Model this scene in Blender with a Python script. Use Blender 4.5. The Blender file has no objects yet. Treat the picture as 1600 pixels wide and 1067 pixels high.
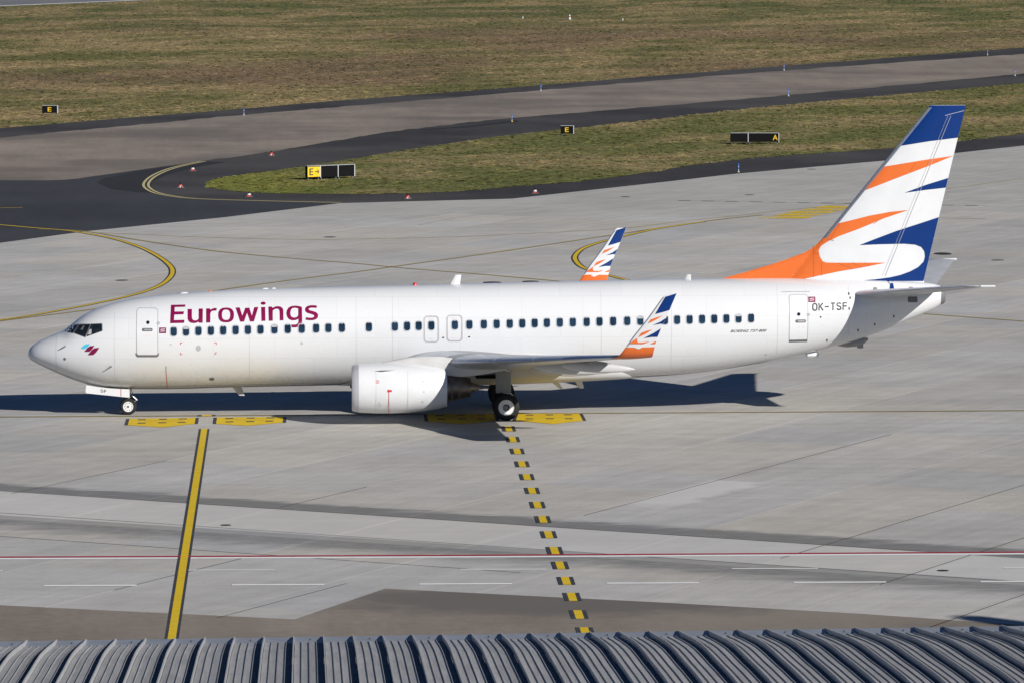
import bpy, bmesh, math, random
from mathutils import Vector, Matrix, noise
from mathutils.geometry import tessellate_polygon

# ------------------------------------------------------------------ camera, sky, sun, exposure
scene = bpy.context.scene
COL = scene.collection
CAM_POS = Vector((11.367, -246.66, 25.294)); PAN = -0.0349; TILT = 0.0903; ROLL = -0.0014
SUN_TO = Vector((1.36, -1.60, 1.0)).normalized()      # towards the sun
EXPOSURE = 0.20
SKY_STRENGTH = 0.05
SUN_STRENGTH = 5.0

cam_data = bpy.data.cameras.new("camera"); cam = bpy.data.objects.new("camera", cam_data); COL.objects.link(cam)
fw = Vector((-math.sin(PAN)*math.cos(TILT), math.cos(PAN)*math.cos(TILT), -math.sin(TILT)))
rt = Vector((math.cos(PAN), math.sin(PAN), 0)); up = rt.cross(fw)
r2 = rt*math.cos(ROLL)+up*math.sin(ROLL); u2 = -rt*math.sin(ROLL)+up*math.cos(ROLL)
cam.matrix_world = Matrix(((r2.x, u2.x, -fw.x, CAM_POS.x), (r2.y, u2.y, -fw.y, CAM_POS.y), (r2.z, u2.z, -fw.z, CAM_POS.z), (0, 0, 0, 1)))
cam_data.sensor_width = 36.0; cam_data.lens = 9327.6/1600*36.0
cam_data.clip_start = 1.0; cam_data.clip_end = 9000.0
scene.camera = cam

world = bpy.data.worlds.new("World"); scene.world = world; world.use_nodes = True
wn = world.node_tree.nodes; wl = world.node_tree.links; wn.clear()
sky = wn.new("ShaderNodeTexSky"); sky.sky_type = 'NISHITA'; sky.sun_disc = False
sky.sun_elevation = math.asin(SUN_TO.z); sky.sun_rotation = math.atan2(SUN_TO.x, SUN_TO.y)
sky.altitude = 0; sky.air_density = 0.55; sky.dust_density = 0.0; sky.ozone_density = 6.0
bg = wn.new("ShaderNodeBackground"); bg.inputs[1].default_value = SKY_STRENGTH
wo = wn.new("ShaderNodeOutputWorld"); wl.new(sky.outputs[0], bg.inputs[0]); wl.new(bg.outputs[0], wo.inputs[0])

sun_data = bpy.data.lights.new("sun", 'SUN'); sun_data.energy = SUN_STRENGTH; sun_data.angle = math.radians(0.53); sun_data.color = (1.0, 0.96, 0.90)
sun = bpy.data.objects.new("sun", sun_data); COL.objects.link(sun)
sun.rotation_euler = (-SUN_TO).to_track_quat('-Z', 'Y').to_euler(); sun.location = (80, -90, 60)

vs = scene.view_settings; vs.view_transform = 'Standard'; vs.look = 'None'; vs.exposure = EXPOSURE; vs.gamma = 1.0; vs.use_curve_mapping = False
scene.render.resolution_x = 1024; scene.render.resolution_y = 682
random.seed(7)

# ------------------------------------------------------------------ helpers
def smoothstep(a, b, x):
    t = min(1, max(0, (x-a)/(b-a))); return t*t*(3-2*t)

class NT:
    """small node-graph builder"""
    def __init__(self, name):
        self.m = bpy.data.materials.new(name); self.m.use_nodes = True
        self.t = self.m.node_tree; self.n = self.t.nodes; self.l = self.t.links
        self.b = self.n["Principled BSDF"]
    def node(self, typ, **kw):
        k = self.n.new(typ)
        for a, v in kw.items(): setattr(k, a, v)
        return k
    def put(self, sock, v):
        if hasattr(v, 'is_output'): self.l.new(v, sock)
        else:
            if sock.type == 'RGBA' and len(v) == 3: v = (*v, 1)
            sock.default_value = v
    def math(self, op, a, b=None, c=None, clamp=False):
        k = self.node("ShaderNodeMath", operation=op, use_clamp=clamp); self.put(k.inputs[0], a)
        if b is not None: self.put(k.inputs[1], b)
        if c is not None: self.put(k.inputs[2], c)
        return k.outputs[0]
    def pos(self):
        g = self.node("ShaderNodeNewGeometry"); return g.outputs["Position"]
    def sep(self, v):
        s = self.node("ShaderNodeSeparateXYZ"); self.put(s.inputs[0], v); return s.outputs
    def comb(self, x, y, z):
        s = self.node("ShaderNodeCombineXYZ"); self.put(s.inputs[0], x); self.put(s.inputs[1], y); self.put(s.inputs[2], z); return s.outputs[0]
    def scale(self, v, s):
        k = self.node("ShaderNodeVectorMath", operation='MULTIPLY'); self.put(k.inputs[0], v); self.put(k.inputs[1], s); return k.outputs[0]
    def noise(self, v, scale, detail=4, rough=0.55, dist=0.0):
        k = self.node("ShaderNodeTexNoise"); self.put(k.inputs["Vector"], v); k.inputs["Scale"].default_value = scale
        k.inputs["Detail"].default_value = detail; k.inputs["Roughness"].default_value = rough; k.inputs["Distortion"].default_value = dist
        return k.outputs[0]
    def ramp(self, v, a, b, lo=0.0, hi=1.0):
        k = self.node("ShaderNodeMapRange", interpolation_type='SMOOTHSTEP'); self.put(k.inputs[0], v)
        k.inputs[1].default_value = a; k.inputs[2].default_value = b; k.inputs[3].default_value = lo; k.inputs[4].default_value = hi
        return k.outputs[0]
    def mix(self, f, a, b, mode='MIX'):
        k = self.node("ShaderNodeMix", data_type='RGBA', blend_type=mode); self.put(k.inputs[0], f); self.put(k.inputs[6], a); self.put(k.inputs[7], b); return k.outputs[2]
    def gray(self, f):
        return self.comb(f, f, f)
    def bump(self, h, strength, dist):
        k = self.node("ShaderNodeBump"); k.inputs["Strength"].default_value = strength; k.inputs["Distance"].default_value = dist
        self.put(k.inputs["Height"], h); self.l.new(k.outputs[0], self.b.inputs["Normal"])
    def done(self, color, rough=0.7, metal=0.0, spec=0.5, coat=0.0):
        self.put(self.b.inputs["Base Color"], color); self.put(self.b.inputs["Roughness"], rough); self.put(self.b.inputs["Metallic"], metal)
        self.b.inputs["Specular IOR Level"].default_value = spec; self.b.inputs["Coat Weight"].default_value = coat
        return self.m

MAT = {}
def plain(name, color, rough=0.6, metal=0.0, spec=0.5, var=0.10, scale=3.0, coat=0.0):
    t = NT(name); p = t.pos(); n = t.noise(p, scale, 5)
    f = t.ramp(n, 0.3, 0.7, 1-var, 1+var)
    MAT[name] = t.done(t.mix(1.0, color, t.gray(f), 'MULTIPLY'), rough, metal, spec, coat)
    return MAT[name]

def link(name, me, mat, parent=None, smooth=False):
    o = bpy.data.objects.new(name, me); COL.objects.link(o)
    if mat is not None and not me.materials:
        me.materials.append(MAT[mat] if isinstance(mat, str) else mat)
    if parent is not None: o.parent = parent
    if smooth:
        for f in me.polygons: f.use_smooth = True
    return o
def mesh_from(name, verts, faces, mat, parent=None, smooth=False):
    me = bpy.data.meshes.new(name); me.from_pydata([tuple(v) for v in verts], [], faces); me.update()
    bm = bmesh.new(); bm.from_mesh(me); bmesh.ops.recalc_face_normals(bm, faces=bm.faces); bm.to_mesh(me); bm.free()
    return link(name, me, mat, parent, smooth)
def from_bm(name, bm, mat, parent=None, smooth=False):
    me = bpy.data.meshes.new(name); bmesh.ops.recalc_face_normals(bm, faces=bm.faces); bm.to_mesh(me); bm.free()
    return link(name, me, mat, parent, smooth)
def tag(o, label=None, cat=None, group=None, kind=None):
    if label: o["label"] = label
    if cat: o["category"] = cat
    if group: o["group"] = group
    if kind: o["kind"] = kind
    return o
def empty(name, loc=(0, 0, 0)):
    o = bpy.data.objects.new(name, None); o.location = loc; o.empty_display_size = 0.3; COL.objects.link(o); return o
def loft(name, rings, mat, parent=None, closed=True, caps=(True, True), smooth=True):
    n = len(rings[0]); v = [p for r in rings for p in r]; f = []
    for i in range(len(rings)-1):
        for j in range(n if closed else n-1):
            a = i*n+j; b = i*n+(j+1) % n
            f.append((a, b, b+n, a+n))
    if caps[0]: f.append(tuple(range(n-1, -1, -1)))
    if caps[1]: f.append(tuple((len(rings)-1)*n+j for j in range(n)))
    o = mesh_from(name, v, f, mat, parent, smooth)
    if smooth: sharp(o)
    return o
def sharp(o, ang=40):
    me = o.data; bm = bmesh.new(); bm.from_mesh(me)
    for e in bm.edges:
        if len(e.link_faces) == 2 and e.calc_face_angle(0) > math.radians(ang): e.smooth = False
    bm.to_mesh(me); bm.free()
def lathe_x(name, prof, cy, cz, mat, parent=None, n=40, flat=0.0, caps=(False, False), smooth=True):
    """profile of (x, r) turned about an axis along x"""
    rings = []
    for x, r in prof:
        ring = []
        for k in range(n):
            a = 2*math.pi*k/n; s = math.sin(a)
            zz = r*s
            if flat and s < 0: zz = r*s*(1-flat*s*s)
            ring.append((x, cy+r*math.cos(a), cz+zz))
        rings.append(ring)
    return loft(name, rings, mat, parent, True, caps, smooth)
def lathe_y(name, prof, cx, cz, mat, parent=None, n=32, caps=(True, True)):
    rings = [[(cx+r*math.cos(2*math.pi*k/n), y, cz+r*math.sin(2*math.pi*k/n)) for k in range(n)] for y, r in prof]
    return loft(name, rings, mat, parent, True, caps)
def tube(name, pts, rad, mat, parent=None, n=10):
    rings = []
    pts = [Vector(p) for p in pts]
    for i, p in enumerate(pts):
        d = (pts[min(i+1, len(pts)-1)]-pts[max(i-1, 0)]).normalized()
        a = d.orthogonal().normalized(); b = d.cross(a)
        if i and (a-prev).length > 1: a, b = -a, -b
        prev = a
        r = rad[i] if isinstance(rad, (list, tuple)) else rad
        rings.append([p+a*r*math.cos(2*math.pi*k/n)+b*r*math.sin(2*math.pi*k/n) for k in range(n)])
    return loft(name, rings, mat, parent)
def box(name, lo, hi, mat, parent=None, bevel=0.0):
    bm = bmesh.new(); bmesh.ops.create_cube(bm, size=1.0)
    for v in bm.verts:
        v.co = Vector(((lo[i]+hi[i])/2+v.co[i]*(hi[i]-lo[i]) for i in range(3)))
    if bevel: bmesh.ops.bevel(bm, geom=bm.edges[:], offset=bevel, segments=1, affect='EDGES', profile=0.5)
    return from_bm(name, bm, mat, parent)
def prism(name, poly, axis, a, b, mat, parent=None):
    """polygon extruded between a and b along axis 'y' (poly in x,z) or 'z' (poly in x,y)"""
    n = len(poly)
    mk = (lambda p, t: (p[0], t, p[1])) if axis == 'y' else (lambda p, t: (p[0], p[1], t))
    v = [mk(p, a) for p in poly]+[mk(p, b) for p in poly]
    f = [tuple(range(n)), tuple(range(2*n-1, n-1, -1))]+[(i, (i+1) % n, n+(i+1) % n, n+i) for i in range(n)]
    return mesh_from(name, v, f, mat, parent)
def flat_sheet(name, poly, z, mat, parent=None):
    tris = tessellate_polygon([[Vector((p[0], p[1], 0)) for p in poly]])
    o = mesh_from(name, [(p[0], p[1], z) for p in poly], [tuple(t) for t in tris], mat, parent)
    bm = bmesh.new(); bm.from_mesh(o.data)
    for f in bm.faces:
        if f.normal.z < 0: f.normal_flip()
    bm.to_mesh(o.data); bm.free()
    return o
def catmull(pts, n=8):
    P = [Vector((p[0], p[1])) for p in pts]; P = [2*P[0]-P[1]]+P+[2*P[-1]-P[-2]]; out = []
    for i in range(1, len(P)-2):
        p0, p1, p2, p3 = P[i-1:i+3]
        for k in range(n):
            t = k/n
            out.append(0.5*((2*p1)+(p2-p0)*t+(2*p0-5*p1+4*p2-p3)*t*t+(3*p1-p0-3*p2+p3)*t**3))
    out.append(P[-2]); return out
def ribbon(name, pts, width, z, mat, parent=None, off=0.0):
    L = []; R_ = []
    for i, p in enumerate(pts):
        p = Vector((p[0], p[1])); a = Vector(pts[max(i-1, 0)][:2]); b = Vector(pts[min(i+1, len(pts)-1)][:2])
        d = (b-a).normalized(); nrm = Vector((-d.y, d.x))
        L.append(p+nrm*(off+width/2)); R_.append(p+nrm*(off-width/2))
    n = len(pts); v = [(q.x, q.y, z) for q in L]+[(q.x, q.y, z) for q in R_]
    return mesh_from(name, v, [(i, n+i, n+i+1, i+1) for i in range(n-1)], mat, parent)
def extend(line, before, after):
    a = Vector(line[0])-Vector(line[1]); b = Vector(line[-1])-Vector(line[-2])
    r = list(line)
    if before: q = Vector(line[0])+a.normalized()*before; r = [(q.x, q.y)]+r
    if after: q = Vector(line[-1])+b.normalized()*after; r = r+[(q.x, q.y)]
    return r
def rrect(cx, cz, w, h, r, n=4):
    out = []
    for sx, sz, a0 in ((1, 1, 0), (-1, 1, 90), (-1, -1, 180), (1, -1, 270)):
        for k in range(n+1):
            a = math.radians(a0+90*k/n); out.append((cx+sx*(w/2-r)+r*math.cos(a), cz+sz*(h/2-r)+r*math.sin(a)))
    return out
def conform(bm, surf, off, side, step):
    """cut a flat (x,z) mesh into strips and lay it on a side surface y = side*(surf(x,z)+off)"""
    if step:
        for ax in (0, 2):
            lo = min(v.co[ax] for v in bm.verts); hi = max(v.co[ax] for v in bm.verts)
            k = math.ceil(lo/step)
            while k*step < hi:
                co = [0, 0, 0]; co[ax] = k*step; no = [0, 0, 0]; no[ax] = 1
                bmesh.ops.bisect_plane(bm, geom=bm.verts[:]+bm.edges[:]+bm.faces[:], plane_co=co, plane_no=no); k += 1
    for v in bm.verts: v.co.y = side*(surf(v.co.x, v.co.z)+off)
def decal(name, loops, surf, mat, parent, off=0.006, side=-1, step=0.25):
    """a painted shape: one outline, or an outline with holes"""
    bm = bmesh.new()
    vs_ = [[Vector((p[0], 0, p[1])) for p in lp] for lp in loops]
    tri = tessellate_polygon([[Vector((v.x, v.z, 0)) for v in lp] for lp in vs_])
    flat = [bm.verts.new(v) for lp in vs_ for v in lp]
    for t in tri:
        try: bm.faces.new([flat[i] for i in t])
        except ValueError: pass
    conform(bm, surf, off, side, step)
    o = from_bm(name, bm, mat, parent)
    me = o.data; bm = bmesh.new(); bm.from_mesh(me)
    for f in bm.faces:
        if f.normal.y*side < 0: f.normal_flip()
    bm.to_mesh(me); bm.free(); return o
_caps = {}
def text_tris(body, bold=0.0, shear=0.0, spacing=1.0):
    c = bpy.data.curves.new("lettering", 'FONT'); c.body = body; c.offset = bold; c.shear = shear; c.space_character = spacing
    c.fill_mode = 'FRONT'; c.resolution_u = 6
    o = bpy.data.objects.new("lettering", c); COL.objects.link(o)
    dg = bpy.context.evaluated_depsgraph_get(); me = o.evaluated_get(dg).to_mesh()
    v = [(p.co.x, p.co.y) for p in me.vertices]; f = [tuple(p.vertices) for p in me.polygons]
    o.evaluated_get(dg).to_mesh_clear(); bpy.data.objects.remove(o); bpy.data.curves.remove(c)
    return v, f
def lettering(name, body, x0, x1, z0, cap, surf, mat, parent, slope=0.0, bold=0.0, shear=0.0, off=0.006, side=-1, step=0.2, spacing=1.0):
    v, f = text_tris(body, bold, shear, spacing)
    ev, _ = text_tris("E", bold, 0.0)
    ch = max(p[1] for p in ev)-min(p[1] for p in ev); base = min(p[1] for p in ev)
    lo = min(p[0] for p in v); hi = max(p[0] for p in v); sx = (x1-x0)/(hi-lo); sz = cap/ch
    bm = bmesh.new()
    vv = [bm.verts.new((x0+(p[0]-lo)*sx, 0, z0+(p[1]-base)*sz+slope*(p[0]-lo)*sx)) for p in v]
    for q in f:
        try: bm.faces.new([vv[i] for i in q])
        except ValueError: pass
    bmesh.ops.triangulate(bm, faces=bm.faces[:])
    conform(bm, surf, off, side, step)
    o = from_bm(name, bm, mat, parent)
    bm = bmesh.new(); bm.from_mesh(o.data)
    for q in bm.faces:
        if q.normal.y*side < 0: q.normal_flip()
    bm.to_mesh(o.data); bm.free(); return o
# ------------------------------------------------------------------ measured layout (metres)
TW_FAR_OUT = [(-14.91,213.34),(-12.19,217.68),(-2.69,232.62),(6.41,246.06),(12.77,256.70),(29.82,280.99),(42.26,300.46),(57.30,322.73),(85.21,363.17),(91.67,372.44)]
TW_FAR_IN = [(-14.13,199.43),(-11.52,204.38),(-2.35,220.76),(6.50,235.98),(18.13,254.22),(29.50,271.71),(56.48,312.58),(83.35,347.76),(89.62,356.56)]
TW_NEAR_IN = [(-11.52,153.30),(-8.96,153.49),(-4.90,153.60),(-2.49,158.27),(0.99,166.57),(4.40,174.49),(8.63,184.25),(17.52,209.61),(20.85,216.59),(28.03,229.77),(52.66,265.15),(78.13,304.56),(84.04,313.44)]
ISL_TOP = [(4.85,149.02),(5.19,152.35),(6.00,155.71),(8.12,160.45),(10.29,164.95),(12.51,170.29),(17.15,182.18),(22.05,194.36),(27.18,205.52),(37.99,224.85),(51.36,248.97),(75.86,285.83),(81.54,294.11)]
ISL_BOT = [(4.87,148.35),(5.21,145.38),(6.17,142.73),(7.86,140.39),(9.31,139.36),(14.48,138.12),(20.30,139.69),(25.05,144.90),(31.81,153.55),(41.90,173.82),(51.98,184.47),(60.21,195.84),(66.09,204.92),(70.76,210.85)]
APRON_FAR = [(-8.09,92.78),(-6.11,96.62),(-1.54,105.61),(6.50,117.14),(13.68,129.54),(24.64,133.19),(35.92,150.26),(40.75,157.88),(53.18,173.16),(64.26,189.80),(68.86,196.17)]
PATCH_DARK = [(-2.36,150.76),(-2.16,154.80),(0.60,164.44),(4.32,173.75),(5.86,172.91),(3.65,166.42),(2.12,159.40),(1.28,151.22),(1.35,145.27),(2.06,140.08),(0.59,140.80),(-1.18,144.11)]
RUNWAY_LINE = [(-30.61,490.59),(-26.18,496.24),(-8.12,518.79),(5.25,535.43)]
CURVE_PALE = [(4.32,173.75),(3.14,169.73),(2.01,164.36),(1.22,157.36),(0.92,150.57),(1.09,145.28),(1.81,140.10),(2.96,136.58),(4.65,134.00),(8.33,131.96),(13.68,129.84)]
CURVE_LEFT = [(-8.90,113.81),(-6.84,111.24),(-4.81,108.70),(-2.62,106.19),(-0.79,102.43),(0.84,97.75),(2.30,91.49),(3.36,85.00),(4.01,79.45),(4.26,75.41),(4.23,71.06),(3.81,65.81),(2.78,60.55),(0.84,54.74),(-1.79,48.45),(-3.52,45.24),(-5.25,42.64)]
LINE_LEFT2 = [(-5.17,41.22),(-3.50,44.70),(-1.74,47.34),(1.13,51.86),(3.39,56.36),(6.55,61.97),(7.43,63.51),(10.51,68.81),(14.29,74.58),(17.14,79.43),(22.35,88.25),(29.02,100.30),(35.48,111.93),(39.38,117.30)]
LINE_LONG = [(-4.38,107.61),(-1.54,105.61),(1.55,98.98),(6.13,90.08),(10.48,84.39),(14.35,80.03),(16.85,76.75),(20.46,72.81),(24.39,68.08),(28.19,63.09),(34.87,54.34),(42.17,46.38),(46.42,42.15),(48.64,39.90)]
LINE_FAINT = [(-0.86,104.52),(1.43,103.09),(5.41,100.55),(10.63,98.49),(14.52,98.53),(19.74,99.78),(22.78,101.41),(29.92,106.01),(33.93,111.74),(39.97,119.84),(45.84,127.75),(51.82,138.55),(59.69,151.95)]
CURVE_RIGHT = [(35.46,111.65),(32.30,105.88),(30.22,100.49),(28.38,95.26),(27.17,90.40),(26.54,85.64),(26.35,81.92),(26.44,77.81),(26.77,75.11),(27.79,70.69),(28.76,67.22),(30.81,62.13)]
LINE_TAXI = [(-3.84,-0.86),(-1.21,-0.83),(41.29,-0.30),(43.97,-0.27)]
LINE_BLACK = [(35.12,130.77),(54.23,124.71)]
LINE_TAIL = [(41.69,47.89),(42.33,46.37),(46.42,42.15)]
LINE_FAINT_R = [(49.94,113.90),(52.70,113.47)]
PLATE_0 = [(4.16,-1.86),(6.87,-1.61),(6.87,-4.02),(5.57,-5.34),(4.16,-4.39)]
PLATE_1 = [(7.75,-1.52),(10.48,-1.40),(10.46,-3.69),(9.02,-4.88),(7.75,-4.07)]
PLATE_2 = [(16.42,-0.65),(19.16,-0.66),(19.20,-3.36),(17.77,-4.68),(16.42,-3.48)]
PLATE_3 = [(20.21,-0.71),(22.74,-0.70),(22.76,-3.53),(21.48,-4.81),(20.01,-3.40)]
SMALL_MARK = [(7.10,-0.46),(7.52,-0.48),(7.53,-1.08),(7.11,-1.05)]
E_SIGN = [(-9.75,236.98),(-8.50,236.90)]
E_SIGN2 = [(30.82,204.43),(31.81,204.37)]
A_SIGN = [(42.85,192.71),(46.43,192.50)]
EA_SIGN = [(11.60,152.32),(14.79,154.18)]
BLUE_LIGHTS = [(6.56,235.48),(32.11,274.41),(56.48,312.58),(79.37,345.02),(52.95,264.01),(27.84,224.52),(76.76,300.13),(41.02,159.27)]
CONES = [(9.06,180.32),(3.76,162.83),(3.28,145.16),(7.86,135.68),(17.99,133.26),(26.30,138.09)]
FAR_MARKERS = [(42.27,445.49),(36.97,448.95),(48.25,442.01)]
MANHOLES = [(1.70,69.28),(12.86,100.15),(47.09,85.49),(49.62,80.68),(21.27,66.77),(23.31,67.30),(8.58,-38.31),(32.38,-51.84),(31.96,134.64),(40.03,136.05),(46.29,162.52),(-1.89,114.25),(-2.99,122.80)]
YELLOW_BLOCK = [(38.87,114.23),(41.93,114.07),(46.22,125.34),(44.05,125.76)]
WEAR_LINE = [(18.27,109.87),(20.11,114.71),(23.85,121.89),(26.35,124.96)]
L1 = [(-2.30,-26.31),(0.13,-27.56),(13.27,-34.74),(19.53,-38.45),(29.66,-46.13),(35.27,-50.15)]
L2 = [(-1.86,-33.45),(0.49,-34.72),(7.40,-38.63),(13.20,-41.82),(20.55,-45.71),(22.62,-47.53),(28.79,-51.01),(34.76,-54.39),(36.71,-55.44)]
BROWN = [(-0.36,-58.18),(1.71,-58.96),(11.02,-62.64),(13.94,-55.50),(17.97,-57.25),(22.77,-59.31),(28.61,-62.12),(33.48,-64.96),(35.32,-66.04)]
LPATCH = [(23.36,-36.36),(24.29,-34.28),(22.20,-34.57),(25.41,-31.18),(24.02,-30.91),(26.80,-25.27),(27.83,-25.96),(25.98,-29.59),(24.97,-34.32)]
DASH_Y = [-6.57,-10.65,-15.0,-19.52,-23.88,-28.4,-32.85,-37.2,-41.6,-46.0,-49.95,-53.9,-57.85,-62.0,-65.9]
FIN_BLUE_TOP = [(37.326,12.681),(38.827,12.710),(38.538,11.340),(37.283,11.201),(36.037,11.002)]
FIN_ORANGE_A = [(35.354,10.140),(36.947,10.397),(38.372,10.587),(37.288,10.176),(35.932,9.672),(34.459,9.101)]
FIN_BLUE_A = [(38.148,9.664),(38.048,9.266),(37.208,9.185),(36.292,9.069),(37.207,9.397)]
FIN_ORANGE_B = [(33.386,7.766),(34.073,7.933),(34.836,8.125),(35.684,8.274),(36.448,8.348),(35.431,8.012),(34.414,7.592),(33.566,7.282),(33.100,7.054),(32.821,6.869),(32.711,6.682),(32.763,6.428),(32.874,6.240),(33.018,6.180),(33.570,6.170),(35.506,6.162),(34.420,5.954),(33.571,5.821),(32.723,5.646),(32.087,5.505),(28.651,5.519),(29.414,5.813),(30.176,6.082),(31.024,6.333),(31.872,6.576),(32.253,6.744),(32.532,6.895),(32.803,7.149),(33.099,7.445)]
FIN_BLUE_B = [(37.748,8.038),(36.960,7.794),(35.942,7.476),(35.094,7.165),(34.416,6.905),(35.265,6.935),(36.284,6.948),(36.752,6.904),(37.007,6.801),(37.135,6.622),(37.162,6.410),(37.112,6.198),(36.883,5.969),(36.544,5.792),(36.120,5.641),(35.696,5.549),(35.101,5.475),(34.422,5.418),(37.141,5.381)]
WL_BLUE_TOP = [(25.269,6.262),(25.762,6.390),(25.510,5.741),(25.218,5.677),(24.881,5.588)]
WL_ORANGE_A = [(24.712,5.381),(24.959,5.464),(25.185,5.528),(24.894,5.354),(24.596,5.212)]
WL_BLUE_A = [(25.387,5.430),(25.348,5.189),(25.121,5.210),(24.797,5.159),(25.088,5.288)]
WL_ORANGE_B = [(24.362,4.862),(24.570,4.939),(24.777,4.984),(24.505,4.803),(24.278,4.700),(24.220,4.655)]
WL_BLUE_B = [(25.231,5.027),(25.089,4.690),(24.765,4.691),(24.440,4.647),(24.829,4.847)]
WL_WHITE_LOW = [(24.278,4.700),(24.194,4.596),(24.181,4.525),(24.259,4.479),(24.440,4.485),(24.680,4.522),(24.376,4.381),(24.051,4.239),(23.857,4.162),(23.870,4.084),(23.987,4.090),(24.246,4.199),(24.570,4.360),(25.024,4.540),(25.076,4.677),(24.453,4.647)]
GLYPHS = [
 [[(5.877,4.617),(6.477,4.629),(6.456,4.546),(6.036,4.534),(6.028,4.365),(6.423,4.369),(6.394,4.259),(6.023,4.247),(6.009,4.034),(6.440,4.042),(6.426,3.923),(5.851,3.910)]],
 [[(6.564,4.459),(6.744,4.463),(6.744,4.165),(6.761,4.077),(6.806,4.031),(6.888,4.017),(6.960,4.033),(7.022,4.086),(7.019,4.475),(7.194,4.479),(7.189,3.927),(7.043,3.926),(7.016,3.967),(6.930,3.924),(6.817,3.912),(6.704,3.928),(6.611,3.988),(6.570,4.087)]],
 [[(7.328,4.484),(7.478,4.486),(7.508,4.436),(7.606,4.488),(7.699,4.502),(7.771,4.498),(7.747,4.398),(7.627,4.398),(7.545,4.369),(7.504,4.305),(7.501,3.936),(7.331,3.931)]],
 [[(8.475,4.229),(8.469,4.141),(8.449,4.079),(8.417,4.029),(8.373,3.989),(8.317,3.960),(8.248,3.942),(8.151,3.937),(8.053,3.943),(7.984,3.961),(7.928,3.990),(7.884,4.030),(7.852,4.081),(7.832,4.143),(7.825,4.230),(7.832,4.317),(7.851,4.378),(7.883,4.427),(7.927,4.466),(7.983,4.494),(8.052,4.511),(8.149,4.517),(8.247,4.511),(8.316,4.494),(8.372,4.466),(8.417,4.427),(8.449,4.377),(8.469,4.316)],[(8.316,4.301),(8.306,4.343),(8.289,4.377),(8.267,4.403),(8.238,4.422),(8.203,4.434),(8.150,4.438),(8.097,4.434),(8.061,4.423),(8.032,4.404),(8.010,4.377),(7.994,4.344),(7.985,4.301),(7.982,4.238),(7.985,4.174),(7.995,4.131),(8.011,4.097),(8.033,4.070),(8.062,4.050),(8.097,4.038),(8.151,4.034),(8.204,4.038),(8.239,4.050),(8.268,4.069),(8.290,4.096),(8.306,4.130),(8.316,4.173),(8.319,4.237)]],
 [[(8.538,4.516),(8.709,4.522),(8.821,4.196),(8.935,4.502),(9.104,4.508),(9.213,4.195),(9.310,4.530),(9.477,4.534),(9.295,3.971),(9.141,3.967),(9.014,4.314),(8.890,3.968),(8.730,3.963)]],
 [[(9.590,4.533),(9.759,4.537),(9.768,3.993),(9.606,3.988)]],
 [[(9.779,4.678),(9.772,4.654),(9.751,4.635),(9.719,4.623),(9.676,4.619),(9.633,4.624),(9.601,4.635),(9.580,4.654),(9.573,4.679),(9.580,4.703),(9.601,4.721),(9.633,4.733),(9.676,4.737),(9.719,4.733),(9.751,4.721),(9.772,4.703)]],
 [[(9.888,4.548),(10.022,4.552),(10.067,4.501),(10.170,4.551),(10.273,4.566),(10.386,4.551),(10.469,4.498),(10.506,4.411),(10.508,4.013),(10.358,4.009),(10.351,4.363),(10.331,4.435),(10.273,4.466),(10.201,4.466),(10.129,4.441),(10.071,4.389),(10.070,3.998),(9.906,3.995)]],
 [[(11.272,4.529),(11.159,4.568),(10.994,4.584),(10.829,4.565),(10.716,4.507),(10.648,4.401),(10.627,4.284),(10.659,4.155),(10.735,4.056),(10.848,4.011),(10.971,4.011),(11.064,4.038),(11.126,4.070),(11.125,3.934),(11.084,3.874),(11.011,3.844),(10.888,3.841),(10.785,3.847),(10.826,3.730),(10.990,3.723),(11.104,3.749),(11.207,3.809),(11.263,3.894),(11.280,4.014)],[(11.117,4.477),(10.994,4.503),(10.880,4.488),(10.818,4.420),(10.793,4.312),(10.807,4.204),(10.858,4.139),(10.941,4.119),(11.033,4.130),(11.095,4.174),(11.120,4.233)]],
 [[(11.900,4.578),(11.868,4.491),(11.735,4.505),(11.632,4.501),(11.560,4.476),(11.549,4.437),(11.590,4.404),(11.734,4.368),(11.847,4.329),(11.919,4.270),(11.939,4.200),(11.918,4.111),(11.845,4.046),(11.732,4.012),(11.588,4.009),(11.485,4.023),(11.413,4.037),(11.438,4.133),(11.547,4.112),(11.671,4.112),(11.753,4.132),(11.778,4.181),(11.743,4.227),(11.610,4.267),(11.487,4.300),(11.415,4.360),(11.395,4.438),(11.426,4.521),(11.509,4.573),(11.632,4.598),(11.776,4.597)]],
]
def interp(tab, x):
    # monotone cubic (Fritsch-Carlson) interpolation of a list of (x, value)
    n = len(tab)
    if x <= tab[0][0]: return tab[0][1]
    if x >= tab[-1][0]: return tab[-1][1]
    i = 0
    while tab[i+1][0] < x: i += 1
    def sl(k): return (tab[k+1][1]-tab[k][1])/(tab[k+1][0]-tab[k][0])
    def m(k):
        if k == 0: return sl(0)
        if k == n-1: return sl(n-2)
        a, b = sl(k-1), sl(k)
        if a*b <= 0: return 0.0
        h0 = tab[k][0]-tab[k-1][0]; h1 = tab[k+1][0]-tab[k][0]
        w1 = 2*h1+h0; w2 = h1+2*h0
        return (w1+w2)/(w1/a+w2/b)
    h = tab[i+1][0]-tab[i][0]; t = (x-tab[i][0])/h
    m0, m1 = m(i)*h, m(i+1)*h
    return ((2*t**3-3*t*t+1)*tab[i][1]+(t**3-2*t*t+t)*m0+(-2*t**3+3*t*t)*tab[i+1][1]+(t**3-t*t)*m1)
NOSE = -0.08; TAILX = 37.82
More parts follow.
